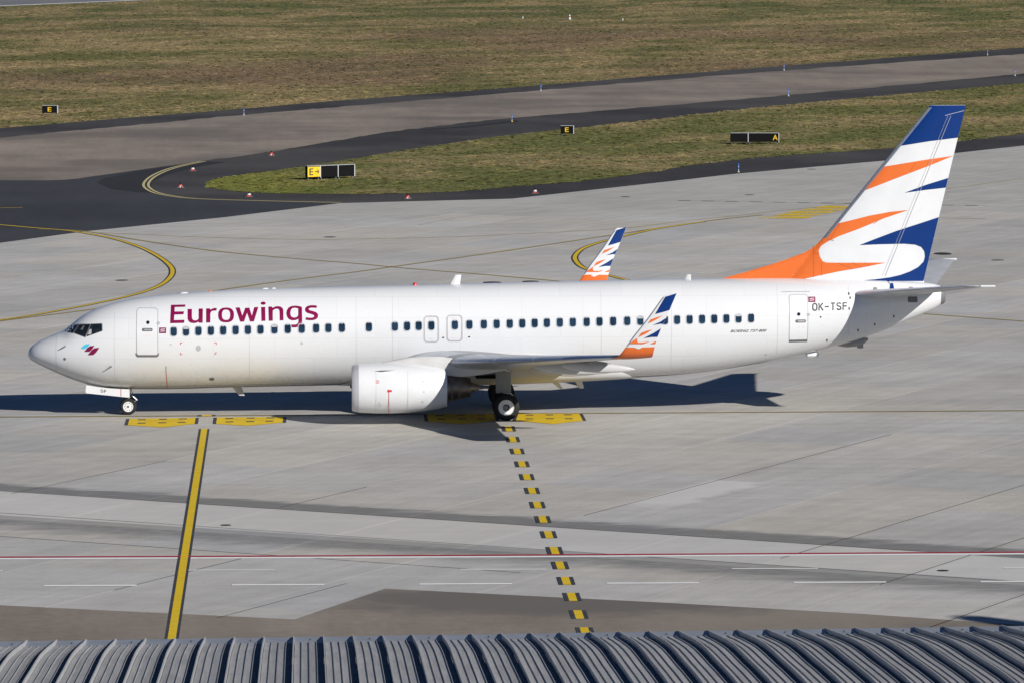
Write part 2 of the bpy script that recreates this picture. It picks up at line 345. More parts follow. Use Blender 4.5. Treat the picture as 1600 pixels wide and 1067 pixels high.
F_TOP = [(-0.08,2.48),(-0.04,2.66),(0.04,2.79),(0.2,2.93),(0.41,3.06),(0.75,3.22),(1.1,3.37),(1.44,3.52),(1.79,3.79),(2.03,3.98),(2.41,4.22),(3.03,4.48),(3.65,4.66),(4.58,4.83),(5.64,4.95),(7.25,5.07),(8.23,5.13),(10.1,5.185),(13.6,5.255),(17.8,5.34),(22.2,5.43),(28.0,5.52),(31.0,5.53),(34.0,5.47),(36.5,5.37),(37.4,5.29),(37.82,5.18)]
F_BOT = [(-0.08,2.48),(-0.04,2.40),(0.04,2.30),(0.2,2.19),(0.41,2.08),(1.09,1.76),(1.7,1.50),(2.38,1.28),(3.2,1.13),(4.13,1.065),(5.67,1.05),(8.2,1.11),(13.25,1.19),(18.4,1.27),(22.9,1.37),(25.5,1.46),(27.4,1.60),(29.0,1.80),(30.4,2.02),(32.2,2.40),(33.4,2.69),(34.5,3.00),(35.4,3.32),(36.2,3.66),(37.0,3.98),(37.5,4.20),(37.82,4.40)]
F_W = [(-0.08,0.0),(-0.04,0.2),(0.04,0.36),(0.2,0.56),(0.41,0.74),(0.75,0.95),(1.1,1.12),(1.5,1.27),(2.0,1.42),(3.0,1.64),(4.0,1.77),(5.0,1.845),(6.2,1.88),(25.5,1.88),(28.0,1.83),(30.0,1.70),(32.0,1.49),(34.0,1.17),(36.0,0.77),(37.4,0.46),(37.82,0.36)]
F_M = [(-0.08,2.48),(0.41,2.53),(1.1,2.62),(2.0,2.78),(3.0,2.93),(4.0,3.04),(5.0,3.12),(6.2,3.17),(8.2,3.25),(22.2,3.55),(26.0,3.64),(28.0,3.72),(30.0,3.86),(32.0,4.05),(34.0,4.30),(36.0,4.55),(37.4,4.72),(37.82,4.78)]
def fus_y(x, z):
    # half width of the fuselage at station x, height z
    w = interp(F_W, x); m = interp(F_M, x)
    h = (interp(F_TOP, x)-m) if z >= m else (m-interp(F_BOT, x))
    n = 2.0 if z >= m else 2.12
    r = abs(z-m)/max(h, 1e-6)
    if r >= 1: return 0.0
    return w*(1-r**n)**(1.0/n)
# ------------------------------------------------------------------ materials
def mat_concrete(name, stains):
    t = NT(name); p = t.pos(); s = t.sep(p); x, y = s[0], s[1]
    oi = t.node("ShaderNodeObjectInfo"); base = oi.outputs["Color"]
    big = t.noise(p, 0.11, 5, 0.6); mid = t.noise(p, 0.7, 5, 0.65); fine = t.noise(p, 9.0, 4, 0.7)
    # brushing and tyre streaks that run along the taxi direction
    st = t.noise(t.scale(p, (0.06, 0.9, 1)), 1.0, 6, 0.7)
    f = t.math('MULTIPLY', t.ramp(big, 0.25, 0.75, 0.91, 1.08), t.ramp(mid, 0.25, 0.75, 0.94, 1.05))
    f = t.math('MULTIPLY', f, t.ramp(st, 0.3, 0.7, 0.93, 1.05))
    f = t.math('MULTIPLY', f, t.ramp(fine, 0.3, 0.7, 0.93, 1.06))
    rx = t.math('ADD', t.math('MULTIPLY', x, 0.88), t.math('MULTIPLY', y, -0.47)); ry = t.math('ADD', t.math('MULTIPLY', x, 0.47), t.math('MULTIPLY', y, 0.88))
    br = t.noise(t.comb(t.math('MULTIPLY', rx, 1.6), t.math('MULTIPLY', ry, 0.09), 0.0), 1.0, 5, 0.7)
    f = t.math('MULTIPLY', f, t.ramp(br, 0.3, 0.7, 0.93, 1.06))
    col = t.mix(1.0, base, t.gray(f), 'MULTIPLY')
    # oil drips and tyre scuffs
    sp = t.noise(p, 1.6, 3, 0.5); col = t.mix(t.ramp(sp, 0.70, 0.78, 0, 0.18), col, (0.12, 0.115, 0.11))
    if stains:
        nz = t.math('MULTIPLY_ADD', t.noise(t.scale(p, (0.22, 0.75, 1)), 1.0, 6, 0.72), 6.0, -3.0)
        nf = t.noise(t.scale(p, (0.5, 1.6, 1)), 2.0, 5, 0.7)
        # damp stain above the first drain: distance beyond the line y = -27.55 - 0.60 x
        d1 = t.math('ADD', y, t.math('MULTIPLY_ADD', x, 0.607, 27.3))
        d1n = t.math('ADD', d1, t.math('MULTIPLY', nz, 0.8))
        m1 = t.math('MULTIPLY', t.ramp(d1, 0.0, 0.12), t.ramp(d1n, 1.8, 3.0, 1, 0))
        m1 = t.math('MULTIPLY', m1, t.ramp(nf, 0.25, 0.6, 0.75, 1.0))
        col = t.mix(t.math('MULTIPLY', m1, 0.85), col, (0.135, 0.135, 0.135))
        # paler strip between the two drains
        d2 = t.math('ADD', y, t.math('MULTIPLY_ADD', x, 0.574, 34.6))
        ms = t.math('MULTIPLY', t.ramp(d1, -0.1, 0.0, 1, 0), t.ramp(d2, -0.05, 0.05))
        col = t.mix(t.math('MULTIPLY', ms, 0.45), col, (0.58, 0.57, 0.555))
        # damp stain below the second drain, fading out downhill
        m2 = t.math('MULTIPLY', t.ramp(d2, -1.25, -1.05, 1, 0), t.ramp(t.math('ADD', d2, nz), -5.2, -2.0, 0, 1))
        col = t.mix(t.math('MULTIPLY', m2, t.ramp(nf, 0.2, 0.7, 0.45, 0.85)), col, (0.14, 0.14, 0.14))
        m3 = t.math('MULTIPLY', t.ramp(d2, -0.05, 0.0, 1, 0), t.ramp(d2, -1.25, -1.2, 0, 1))
        col = t.mix(t.math('MULTIPLY', m3, 0.6), col, (0.22, 0.22, 0.215))
        # pale lower strip
        m4 = t.ramp(t.math('ADD', d2, t.math('MULTIPLY', nz, 0.3)), -9.4, -5.4, 0.12, 0)
        col = t.mix(m4, col, (0.50, 0.505, 0.51))
        # cleaned patch
        px = t.math('ADD', t.math('MULTIPLY', x, 0.894), t.math('MULTIPLY', y, -0.447))   # across the patch
        py = t.math('ADD', t.math('MULTIPLY', x, 0.447), t.math('MULTIPLY', y, 0.894))    # along it
        mp = t.math('MULTIPLY', t.math('MULTIPLY', t.ramp(px, 34.9, 35.15), t.ramp(t.math('ADD', px, t.math('MULTIPLY', nz, 0.5)), 36.8, 37.4, 1, 0)),
                    t.math('MULTIPLY', t.ramp(t.math('ADD', py, t.math('MULTIPLY', nz, 1.4)), -20.5, -17.0), t.ramp(py, -10.8, -10.3, 1, 0)))
        col = t.mix(t.math('MULTIPLY', mp, 0.5), col, (0.66, 0.65, 0.63))
    t.bump(fine, 0.25, 0.02)
    MAT[name] = t.done(col, 0.86, 0, 0.25)
mat_concrete('concrete_slab', True)

def mat_asphalt(name, c, var=0.2, warm=(0.1, 0.09, 0.08), amt=0.0, blot=None):
    t = NT(name); p = t.pos(); a = t.noise(p, 0.07, 5, 0.6); b = t.noise(p, 2.2, 5, 0.7); st = t.noise(t.scale(p, (0.5, 0.06, 1)), 1.0, 5, 0.7)
    f = t.math('MULTIPLY', t.ramp(a, 0.3, 0.7, 1-var, 1+var), t.ramp(b, 0.25, 0.75, 1-var*0.8, 1+var*0.8))
    f = t.math('MULTIPLY', f, t.ramp(st, 0.3, 0.7, 1-var*0.5, 1+var*0.5))
    col = t.mix(1.0, c, t.gray(f), 'MULTIPLY')
    if amt: col = t.mix(t.ramp(t.noise(p, 0.045, 4, 0.6), 0.42, 0.62, 0, amt), col, warm)
    if blot:   # an old darker oil-soaked area with a ragged rim
        x, y, rx, ry, k = blot; s = t.sep(p)
        dx = t.math('MULTIPLY', t.math('SUBTRACT', s[0], x), 1/rx); dy = t.math('MULTIPLY', t.math('SUBTRACT', s[1], y), 1/ry)
        d = t.math('ADD', t.math('SQRT', t.math('ADD', t.math('MULTIPLY', dx, dx), t.math('MULTIPLY', dy, dy))), t.math('MULTIPLY_ADD', t.noise(p, 0.5, 5, 0.65), 1.0, -0.5))
        col = t.mix(t.ramp(d, 0.55, 1.15, 0.85, 0), col, k)
    t.bump(b, 0.3, 0.02)
    MAT[name] = t.done(col, 0.88, 0, 0.3)
mat_asphalt('shoulder_asphalt', (0.036, 0.033, 0.033), 0.26, (0.085, 0.078, 0.072), 0.45)
mat_asphalt('tarmac_asphalt', (0.034, 0.036, 0.041), 0.16, (0.05, 0.05, 0.055), 0.4)
mat_asphalt('patch_asphalt', (0.020, 0.020, 0.022), 0.12)
mat_asphalt('joint_filler', (0.22, 0.21, 0.195), 0.2)
mat_asphalt('seal_bitumen', (0.05, 0.048, 0.046), 0.2)
mat_asphalt('taxiway_concrete', (0.240, 0.200, 0.165), 0.18, (0.11, 0.096, 0.084), 0.6)
mat_asphalt('service_asphalt', (0.205, 0.174, 0.144), 0.16, (0.25, 0.218, 0.182), 0.6, (20.0, -58.5, 9.5, 4.2, (0.120, 0.108, 0.097)))
mat_asphalt('service_asphalt_dark', (0.115, 0.103, 0.092), 0.14, (0.15, 0.135, 0.12), 0.6)
mat_asphalt('runway_asphalt', (0.17, 0.17, 0.18), 0.1)

def mat_grass(name, gain):
    t = NT(name); p = t.pos(); x0, y0 = t.sep(p)[0], t.sep(p)[1]; q = t.comb(t.math('MULTIPLY', x0, 0.55), t.math('ADD', t.math('MULTIPLY', y0, 0.5), t.math('MULTIPLY', x0, -0.22)), 0.0)
    a = t.noise(q, 0.030, 5, 0.62, 0.6); b = t.noise(q, 0.11, 6, 0.68, 0.3); c = t.noise(t.scale(p, (0.5, 0.6, 0)), 0.8, 5, 0.7); d = t.noise(t.scale(p, (1, 1, 0)), 4.0, 3, 0.7)
    g = lambda k: tuple(v*gain for v in k)
    col = t.mix(t.ramp(b, 0.38, 0.62), g((0.096, 0.094, 0.034)), g((0.225, 0.170, 0.086)))
    y = t.sep(p)[1]; x = t.sep(p)[0]
    # worn reddish ground in the middle of the far field
    rust = t.math('MULTIPLY', t.ramp(a, 0.40, 0.60), t.math('MULTIPLY', t.ramp(y, 255, 300), t.ramp(y, 380, 450, 1, 0.25)))
    col = t.mix(t.math('MULTIPLY', rust, t.ramp(c, 0.3, 0.65, 0.35, 0.95)), col, g((0.135, 0.088, 0.058)))
    col = t.mix(t.ramp(c, 0.52, 0.74, 0, 0.55), col, g((0.245, 0.200, 0.120)))
    col = t.mix(t.ramp(c, 0.28, 0.46, 0.6, 0), col, g((0.066, 0.070, 0.024)))
    isl_ = t.math('MULTIPLY', t.ramp(y, 300, 315, 1, 0), t.ramp(b, 0.38, 0.66, 0.6, 0.1))
    isl_ = t.math('MULTIPLY', isl_, t.ramp(t.math('SUBTRACT', y, t.math('MULTIPLY', x, 1.5)), 195, 205, 1, 0))
    col = t.mix(isl_, col, g((0.088, 0.100, 0.030)))
    # greener at the tip of the island and towards the runway
    tip = t.math('MULTIPLY', t.ramp(x, 8.0, 17.0, 1, 0), t.ramp(y, 152, 178, 1, 0))
    col = t.mix(t.math('MULTIPLY', tip, 0.8), col, g((0.120, 0.135, 0.022)))
    far = t.math('MULTIPLY', t.ramp(y, 390, 480), t.ramp(b, 0.35, 0.6, 0.75, 0.1))
    col = t.mix(far, col, g((0.070, 0.085, 0.030)))
    col = t.mix(1.0, col, t.gray(t.ramp(d, 0.3, 0.7, 0.86, 1.14)), 'MULTIPLY')
    MAT[name] = t.done(col, 0.95, 0, 0.1)
mat_grass('grass_ground', 1.22)
mat_grass('grass_blades', 1.12)

def paint(name, c, wear=0.25, scale=2.5):
    t = NT(name); p = t.pos(); n = t.noise(p, scale, 6, 0.7); m = t.noise(p, 14, 3, 0.7)
    col = t.mix(1.0, c, t.gray(t.ramp(n, 0.3, 0.7, 0.88, 1.08)), 'MULTIPLY')
    col = t.mix(t.math('MULTIPLY', t.ramp(t.math('ADD', n, t.math('MULTIPLY', m, 0.35)), 0.70, 0.86), wear), col, (0.27, 0.26, 0.25))
    MAT[name] = t.done(col, 0.8, 0, 0.3)
paint('yellow_paint', (0.66, 0.45, 0.008), 0.22); paint('yellow_worn', (0.40, 0.30, 0.07), 0.75); paint('pale_yellow', (0.52, 0.45, 0.22), 0.5)
paint('border_paint', (0.038, 0.042, 0.052), 0.2); paint('white_paint', (0.80, 0.80, 0.80), 0.35); paint('red_paint', (0.36, 0.022, 0.040), 0.2)
paint('worn_white', (0.42, 0.41, 0.40), 0.7)

def mat_hull(name):
    t = NT(name); p = t.pos(); s = t.sep(p); x, z = s[0], s[2]
    n = t.noise(p, 0.8, 5, 0.6); v = t.noise(t.scale(p, (6, 6, 0.5)), 1.0, 4, 0.6)
    col = t.mix(t.ramp(n, 0.3, 0.75, 0, 0.35), (0.645, 0.655, 0.67), (0.61, 0.615, 0.622))
    br = t.node("ShaderNodeTexBrick"); br.offset = 0.37; t.put(br.inputs["Vector"], t.comb(x, z, 0.0))
    br.inputs["Color1"].default_value = (1, 1, 1, 1); br.inputs["Color2"].default_value = (0.975, 0.975, 0.98, 1); br.inputs["Mortar"].default_value = (0.86, 0.86, 0.87, 1)
    br.inputs["Scale"].default_value = 1.0; br.inputs["Mortar Size"].default_value = 0.008; br.inputs["Mortar Smooth"].default_value = 0.3
    br.inputs["Brick Width"].default_value = 2.54; br.inputs["Row Height"].default_value = 0.82
    col = t.mix(1.0, col, br.outputs[0], 'MULTIPLY')
    # grime streaking below the floor line
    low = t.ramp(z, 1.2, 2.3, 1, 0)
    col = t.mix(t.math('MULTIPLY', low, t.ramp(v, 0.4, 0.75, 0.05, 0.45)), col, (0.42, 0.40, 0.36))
    # painted grey belly
    belly = t.math('SUBTRACT', z, t.math('MULTIPLY_ADD', x, 0.0155, 1.18))
    col = t.mix(t.math('MULTIPLY', t.ramp(belly, -0.012, 0.012, 1, 0), t.ramp(x, 27.0, 29.5, 1, 0)), col, (0.30, 0.29, 0.275))
    t.bump(t.noise(t.scale(p, (1.2, 1.2, 2.2)), 1.0, 3, 0.5), 0.12, 0.03)
    MAT[name] = t.done(col, t.ramp(n, 0.3, 0.7, 0.22, 0.34), 0, 0.5, 0.3)
mat_hull('hull_white')
plain('gloss_white', (0.635, 0.645, 0.66), 0.28, 0, 0.5, 0.03, 1.2)
plain('fairing_white', (0.50, 0.50, 0.495), 0.35, 0, 0.5, 0.06, 1.0)
plain('wing_grey', (0.30, 0.315, 0.34), 0.38, 0.0, 0.5, 0.08, 1.5)
plain('under_grey', (0.27, 0.268, 0.262), 0.45, 0.0, 0.4, 0.10, 1.5)
plain('tail_grey', (0.42, 0.43, 0.45), 0.4, 0.0, 0.5, 0.08, 1.5)
plain('bare_metal', (0.52, 0.55, 0.60), 0.30, 0.6, 0.5, 0.06, 2.0)
plain('lip_metal', (0.50, 0.50, 0.53), 0.35, 0.3, 0.5, 0.05, 2.0)
plain('fin_edge_metal', (0.42, 0.45, 0.50), 0.35, 0.7, 0.5, 0.05, 2.0)
plain('exhaust_metal', (0.16, 0.135, 0.115), 0.42, 0.9, 0.5, 0.30, 3.0)
plain('dark_void', (0.010, 0.010, 0.012), 0.8, 0, 0.2, 0.1)
plain('fan_titanium', (0.10, 0.10, 0.11), 0.35, 0.9, 0.5, 0.1)
plain('livery_orange', (0.66, 0.140, 0.026), 0.30, 0, 0.5, 0.03, 1.5)
plain('livery_blue', (0.000, 0.026, 0.150), 0.35, 0, 0.3, 0.05, 1.5)
plain('livery_magenta', (0.190, 0.002, 0.055), 0.32, 0, 0.5, 0.03)
plain('livery_cyan', (0.075, 0.50, 0.66), 0.32, 0, 0.5, 0.03)
plain('ink_black', (0.022, 0.023, 0.026), 0.4, 0, 0.4, 0.05)
plain('seal_grey', (0.38, 0.385, 0.40), 0.5, 0, 0.4, 0.08)
plain('seal_dark', (0.13, 0.13, 0.14), 0.55, 0, 0.4, 0.08)
plain('panel_line', (0.42, 0.43, 0.45), 0.5, 0, 0.4, 0.05)
plain('panel_line_orange', (0.42, 0.10, 0.03), 0.5, 0, 0.4, 0.05)
plain('stencil_red', (0.50, 0.04, 0.05), 0.4, 0, 0.4, 0.05)
plain('stencil_pink', (0.72, 0.56, 0.55), 0.4, 0, 0.4, 0.05)
plain('window_rim', (0.52, 0.54, 0.57), 0.35, 0.3, 0.5, 0.05)
plain('window_glass', (0.012, 0.030, 0.055), 0.08, 0, 0.6, 0.35, 2.2)
plain('window_blind', (0.40, 0.40, 0.41), 0.3, 0, 0.5, 0.1, 5)
plain('cockpit_glass', (0.010, 0.014, 0.020), 0.06, 0, 0.6, 0.5, 4.0)
plain('tyre_rubber', (0.016, 0.016, 0.017), 0.75, 0, 0.3, 0.25, 6)
plain('rim_white', (0.70, 0.70, 0.69), 0.4, 0, 0.5, 0.08, 6)
plain('rim_shadow', (0.20, 0.21, 0.22), 0.5, 0.2, 0.5, 0.1, 6)
plain('strut_metal', (0.55, 0.55, 0.54), 0.35, 0.5, 0.5, 0.12, 6)
plain('hose_black', (0.02, 0.02, 0.02), 0.6, 0, 0.4, 0.1)
plain('beacon_red', (0.45, 0.02, 0.03), 0.3, 0, 0.5, 0.05)
t = NT('roof_metal'); p = t.pos(); oi = t.node("ShaderNodeObjectInfo")
f = t.math('MULTIPLY', t.math('MULTIPLY_ADD', oi.outputs["Random"], 0.20, 0.90), t.ramp(t.noise(t.scale(p, (9, 0.35, 1)), 1.0, 5, 0.7), 0.3, 0.7, 0.84, 1.12))
col = t.mix(t.ramp(t.noise(p, 1.3, 5, 0.7), 0.52, 0.72, 0, 0.45), (0.35, 0.345, 0.34), (0.26, 0.245, 0.225))
MAT['roof_metal'] = t.done(t.mix(1.0, col, t.gray(f), 'MULTIPLY'), 0.6, 0.1, 0.4)
plain('roof_rib', (0.40, 0.40, 0.405), 0.55, 0.1, 0.4, 0.10, 3.0)
plain('roof_flashing', (0.25, 0.27, 0.305), 0.55, 0.1, 0.4, 0.08, 2.0)
plain('roof_dark_blue', (0.045, 0.105, 0.165), 0.7, 0, 0.05, 0.2, 2.0)
plain('facade', (0.33, 0.34, 0.36), 0.6, 0, 0.4, 0.06)
plain('facade_glass', (0.03, 0.05, 0.07), 0.1, 0, 0.6, 0.1)
plain('sign_black', (0.006, 0.006, 0.007), 0.85, 0, 0.1, 0.1)
plain('sign_yellow', (0.70, 0.46, 0.010), 0.5, 0, 0.4, 0.05)
plain('sign_frame', (0.50, 0.51, 0.53), 0.45, 0.2, 0.5, 0.06)
plain('lamp_blue', (0.02, 0.12, 0.50), 0.3, 0, 0.5, 0.1)
plain('lamp_white', (0.50, 0.52, 0.54), 0.45, 0, 0.5, 0.05)
plain('cone_red', (0.36, 0.04, 0.025), 0.5, 0, 0.4, 0.08)
plain('cast_iron', (0.035, 0.033, 0.032), 0.7, 0.2, 0.4, 0.2, 4)
plain('mast_grey', (0.35, 0.36, 0.37), 0.5, 0.4, 0.4, 0.05)
# ------------------------------------------------------------------ the setting: ground, taxiways, apron
ground = flat_sheet('ground', [(-3500, -2500), (3500, -2500), (3500, 6000), (-3500, 6000)], -0.030, 'grass_ground'); tag(ground, kind='structure')
far_out = extend(TW_FAR_OUT, 120, 160); apr = extend(APRON_FAR, 130, 160)
asphalt = flat_sheet('shoulder_asphalt', [(-120, -40), *far_out, *reversed(apr)][1:], 0.004, 'shoulder_asphalt'); tag(asphalt, kind='structure')
tarmac_poly = [(-75, 20), (-60, 150.5), (-11.5, 152.6), (-4.9, 153.0), (-2.6, 157.6), (1.0, 166.0), (4.3, 173.4), (3.1, 169.4), (2.0, 164.2), (1.2, 157.3), (0.92, 150.57), (1.09, 145.28), (1.81, 140.1), (2.96, 136.58), (4.65, 134.0), (8.33, 131.96), (13.5, 129.6), *[(p[0], p[1]) for p in reversed(APRON_FAR[1:4])], (-8.0, 93.2)]
tarmac = flat_sheet('tarmac', tarmac_poly, 0.008, 'tarmac_asphalt'); tag(tarmac, kind='structure')
def ragged(line, amp, n=10, seed=1):
    pts = catmull(line, n); out = []
    for i, p in enumerate(pts):
        k = noise.noise(Vector((p.x*0.9+seed*17, p.y*0.35, 0)))+0.6*noise.noise(Vector((p.x*4+seed, p.y*2, 3)))
        out.append((p.x, p.y+amp*k))
    return out
fi = ragged(extend(TW_FAR_IN, 36, 170), 1.2, 24, 4); ni = [(-60, 152.8)]+ragged(TW_NEAR_IN[:6], 0.0, 6, 5)+ragged(extend(TW_NEAR_IN[5:], 0, 170), 1.1, 24, 6)[1:]
def line_y(line, x):
    for a, b in zip(line[:-1], line[1:]):
        if a[0] <= x <= b[0]: return a[1]+(b[1]-a[1])*(x-a[0])/(b[0]-a[0])
    return line[-1][1]
xs_ = [fi[0][0]+0.01+k*0.35 for k in range(int((170-fi[0][0])/0.35))]
tv = [(x, line_y(fi, x), 0.012) for x in xs_]+[(x, min(line_y(ni, x), line_y(fi, x)-0.5), 0.012) for x in xs_]; nx = len(xs_)
taxiway = mesh_from('taxiway', tv, [(k, nx+k, nx+k+1, k+1) for k in range(nx-1)], 'taxiway_concrete'); tag(taxiway, kind='structure')
patch = flat_sheet('repair_patch', PATCH_DARK, 0.016, 'patch_asphalt', tarmac)
patch2 = flat_sheet('repair_patch', [(20.2, 213.0), (24.5, 219.4), (28.3, 227.0), (28.4, 224.5), (24.0, 216.5)], 0.016, 'patch_asphalt', asphalt)
isl = ragged(extend(ISL_TOP, 0, 60), 0.5, 10, 1)+list(reversed(ragged(extend(ISL_BOT, 0, 70), 0.45, 10, 2)))
island = flat_sheet('grass_island', isl, 0.020, 'grass_ground'); tag(island, kind='structure')
runway = flat_sheet('runway', [(-120, 378), (-30.6, 490.6), (5.2, 535.4), (220, 804), (170, 850), (-200, 480)], 0.004, 'runway_asphalt'); tag(runway, kind='structure')
ribbon('runway_edge_line', extend(RUNWAY_LINE, 60, 60), 1.1, 0.010, 'white_paint', runway)

# apron: joint filler under separately cast slabs, the slabs a skewed grid
apron = flat_sheet('apron', [(-160, -110), (140, -110), (190, 380), (120, 260), *reversed(APRON_FAR), (-40, 60), (-160, 20)], -0.004, 'joint_filler'); tag(apron, kind='structure')
E1 = Vector((math.cos(math.radians(-31)), math.sin(math.radians(-31)))); E2 = Vector((math.cos(math.radians(63)), math.sin(math.radians(63))))
PA, PB = 5.5, 5.7; A0, B0 = 13.4, -23.5
def slab_poly(i, j, g):
    a0, a1 = A0+i*PA+g, A0+(i+1)*PA-g; b0, b1 = B0+j*PB+g, B0+(j+1)*PB-g
    return [E1*a+E2*b for a, b in ((a0, b0), (a1, b0), (a1, b1), (a0, b1))]
rs = random.Random(3)
col_tone = {i: rs.uniform(0.92, 1.06) for i in range(-40, 40)}
cells = []
for i in range(-32, 26):
    for j in range(-10, 44):
        c = E1*(A0+(i+.5)*PA)+E2*(B0+(j+.5)*PB); k = c.y+246.66
        if k < 150: continue
        t = (c.x-11.37)/k
        # keep only what lies on the apron side of its far edge
        lim = None
        for (ax, ay), (bx, by) in zip(apr[:-1], apr[1:]):
            if ax <= c.x <= bx: lim = ay+(by-ay)*(c.x-ax)/(bx-ax)
        if lim is not None and c.y > lim+7: continue
        cells.append((0 if -0.058 < t < 0.128 and c.y > -72 else 1, k, i, j))
cells.sort()
zs = 0.0
slab_me = None
def slab_mesh(polys, name):
    v = []; f = []
    for P in polys:
        b = len(v); c = (P[0]+P[2])/2
        top = P
        v += [(q.x, q.y, -0.006) for q in P]+[(q.x, q.y, 0.0) for q in top]
        f.append((b+4, b+5, b+6, b+7))
        for r in (0,):
            for e in range(4): f.append((b+r+e, b+r+(e+1) % 4, b+r+4+(e+1) % 4, b+r+4+e))
    me = bpy.data.meshes.new(name); me.from_pydata(v, [], f); me.update(); me.materials.append(MAT['concrete_slab']); return me
P0 = slab_poly(0, 0, 0.009); org = (P0[0]+P0[2])/2
slab_me = slab_mesh([[q-org for q in P0]], 'concrete_slab')
rest = []
for n, (vis, k, i, j) in enumerate(cells):
    if vis == 0 and n < 300:
        c = E1*(A0+(i+.5)*PA)+E2*(B0+(j+.5)*PB)
        o = bpy.data.objects.new('concrete_slab', slab_me); COL.objects.link(o); o.parent = apron
        o.location = (c.x, c.y, rs.uniform(-0.0012, 0.0012))
        tn = col_tone[i]*rs.uniform(0.965, 1.035); w = rs.uniform(-0.012, 0.012)
        o.color = (0.448*tn+w, 0.432*tn+w*0.4, 0.405*tn-w, 1)
    else: rest.append(slab_poly(i, j, 0.009))
o = bpy.data.objects.new('outer_slabs', slab_mesh(rest, 'outer_slabs')); COL.objects.link(o); o.parent = apron; o.color = (0.42, 0.41, 0.385, 1); tag(o, kind='stuff')
# bituminous seams that read as dark lines
def seam(a, b0, b1, w=0.05):
    p, q = E1*a+E2*b0, E1*a+E2*b1; ribbon('joint_seal', [p, q], w, 0.004, 'seal_bitumen', apron)
for a, b0, b1 in ((A0+6*PA, -27.5, 22), (A0+7*PA, -32, 4), (A0+8*PA-.4, -46, -30), (A0+3*PA, -45.0, -36), (A0+4*PA+.6, -49, -40), (A0+2*PA, -23, -16), (A0, -24, -12), (A0+4*PA, -20, 10)):
    seam(a, b0, b1, 0.05)
for b, a0, a1 in ((-29.2, 10, 60), (-23.5, 8, 50), (-34.9, 14, 40)):
    ribbon('joint_seal', [E1*a0+E2*b, E1*a1+E2*b], 0.07, 0.004, 'seal_bitumen', apron)
# service road at the foot of the terminal
service = flat_sheet('service_road', [(-80, -110), (-80, -27), *[p for p in BROWN[:1]], *BROWN[1:], (90, -98), (90, -112)], 0.004, 'service_asphalt'); tag(service, kind='structure')
# painted markings on the apron
def bordered(name, pts, w, border, z0=0.008, parent=apron, mat='yellow_paint'):
    ribbon(name+'_border', pts, w+2*border, z0, 'border_paint', parent); ribbon(name, pts, w, z0+0.004, mat, parent)
ribbon('taxi_line', LINE_TAXI, 0.34, 0.006, 'border_paint', apron); ribbon('taxi_line', LINE_TAXI, 0.17, 0.010, 'yellow_worn', apron)
bordered('lead_in_line', [(7.3, -6.05), (7.3, -75)], 0.25, 0.09, 0.0095, apron)
for k, y in enumerate(DASH_Y):
    x = 19.61+0.005*(-6.57-y); L = 1.95
    s = 0.02
    for nm, dx0, dx1, m in (('dash_border', -0.27, -0.135, 'border_paint'), ('yellow_dash', -0.13, 0.13, 'yellow_paint'), ('dash_border', 0.135, 0.27, 'border_paint')):
        flat_sheet(nm, [(x+dx0, y-L/2), (x+dx1, y-L/2), (x+dx1, y+L/2), (x+dx0, y+L/2)], 0.014, m, apron)
ribbon('red_line', [(-60, -46.55), (1.1, -46.9), (18.3, -47.15), (35.6, -47.15), (90, -47.2)], 0.30, 0.012, 'red_paint', apron)
ribbon('white_line', [(-60, -46.95), (1.1, -47.3), (18.3, -47.55), (35.6, -47.55), (90, -47.6)], 0.36, 0.008, 'white_paint', apron)
for k in range(-4, 10):
    a = 2.9+6.08*k
    ribbon('white_dash', [(a, -54.3-0.012*a), (a+3.0, -54.3-0.012*(a+3))], 0.28, 0.012, 'white_paint', apron)
for k in range(-3, 7):
    a = 7.5+8.98*k
    ribbon('white_dash', [(a, -50.45-0.024*a), (a+2.85, -50.45-0.024*(a+2.85))], 0.17, 0.012, 'white_paint', apron)
for P in (PLATE_0, PLATE_1, PLATE_2, PLATE_3):
    A, B, C_, D, E = [Vector(p) for p in P]
    w = 0.14
    flat_sheet('plate_border', [A-Vector((w, 0)), A+Vector((.02, 0)), E+Vector((.02, 0)), E-Vector((w, 0))], 0.007, 'border_paint', apron)
    flat_sheet('plate_border', [B-Vector((.02, 0)), B+Vector((w, 0)), C_+Vector((w, 0)), C_-Vector((.02, 0))], 0.007, 'border_paint', apron)
    plate = flat_sheet('marking_plate', [A, B, C_, D, E], 0.011, 'yellow_paint', apron)
    def at(u, v): return A.lerp(B, u).lerp(E.lerp(C_, u), v)
    for u0, u1, v, h in ((0.13, 0.25, 0.18, 0.30), (0.45, 0.57, 0.16, 0.30), (0.75, 0.87, 0.16, 0.30), (0.14, 0.26, 0.74, 0.30), (0.45, 0.57, 0.73, 0.30), (0.74, 0.86, 0.73, 0.30)):
        p, q = at(u0, v), at(u1, v); flat_sheet('plate_mark', [p-Vector((0, h/2)), q-Vector((0, h/2)), q+Vector((0, h/2)), p+Vector((0, h/2))], 0.015, 'border_paint', apron)
    for u0, u1, v, h in ((0.1, 0.9, 0.30, 0.07), (0.14, 0.86, 0.60, 0.07)):
        p, q = at(u0, v), at(u1, v); flat_sheet('plate_mark', [p-Vector((0, h/2)), q-Vector((0, h/2)), q+Vector((0, h/2)), p+Vector((0, h/2))], 0.015, 'yellow_worn', apron)
flat_sheet('small_mark', SMALL_MARK, 0.014, 'yellow_paint', apron)
for dx in (-0.16, 0.42): flat_sheet('small_mark_border', [(7.1+dx, -1.0), (7.26+dx, -1.0), (7.26+dx, -0.5), (7.1+dx, -0.5)], 0.014, 'border_paint', apron)
bordered('curved_taxi_line', catmull(CURVE_LEFT, 8), 0.22, 0.08, 0.016)
bordered('curved_taxi_line', catmull(CURVE_RIGHT, 8), 0.22, 0.09, 0.012)
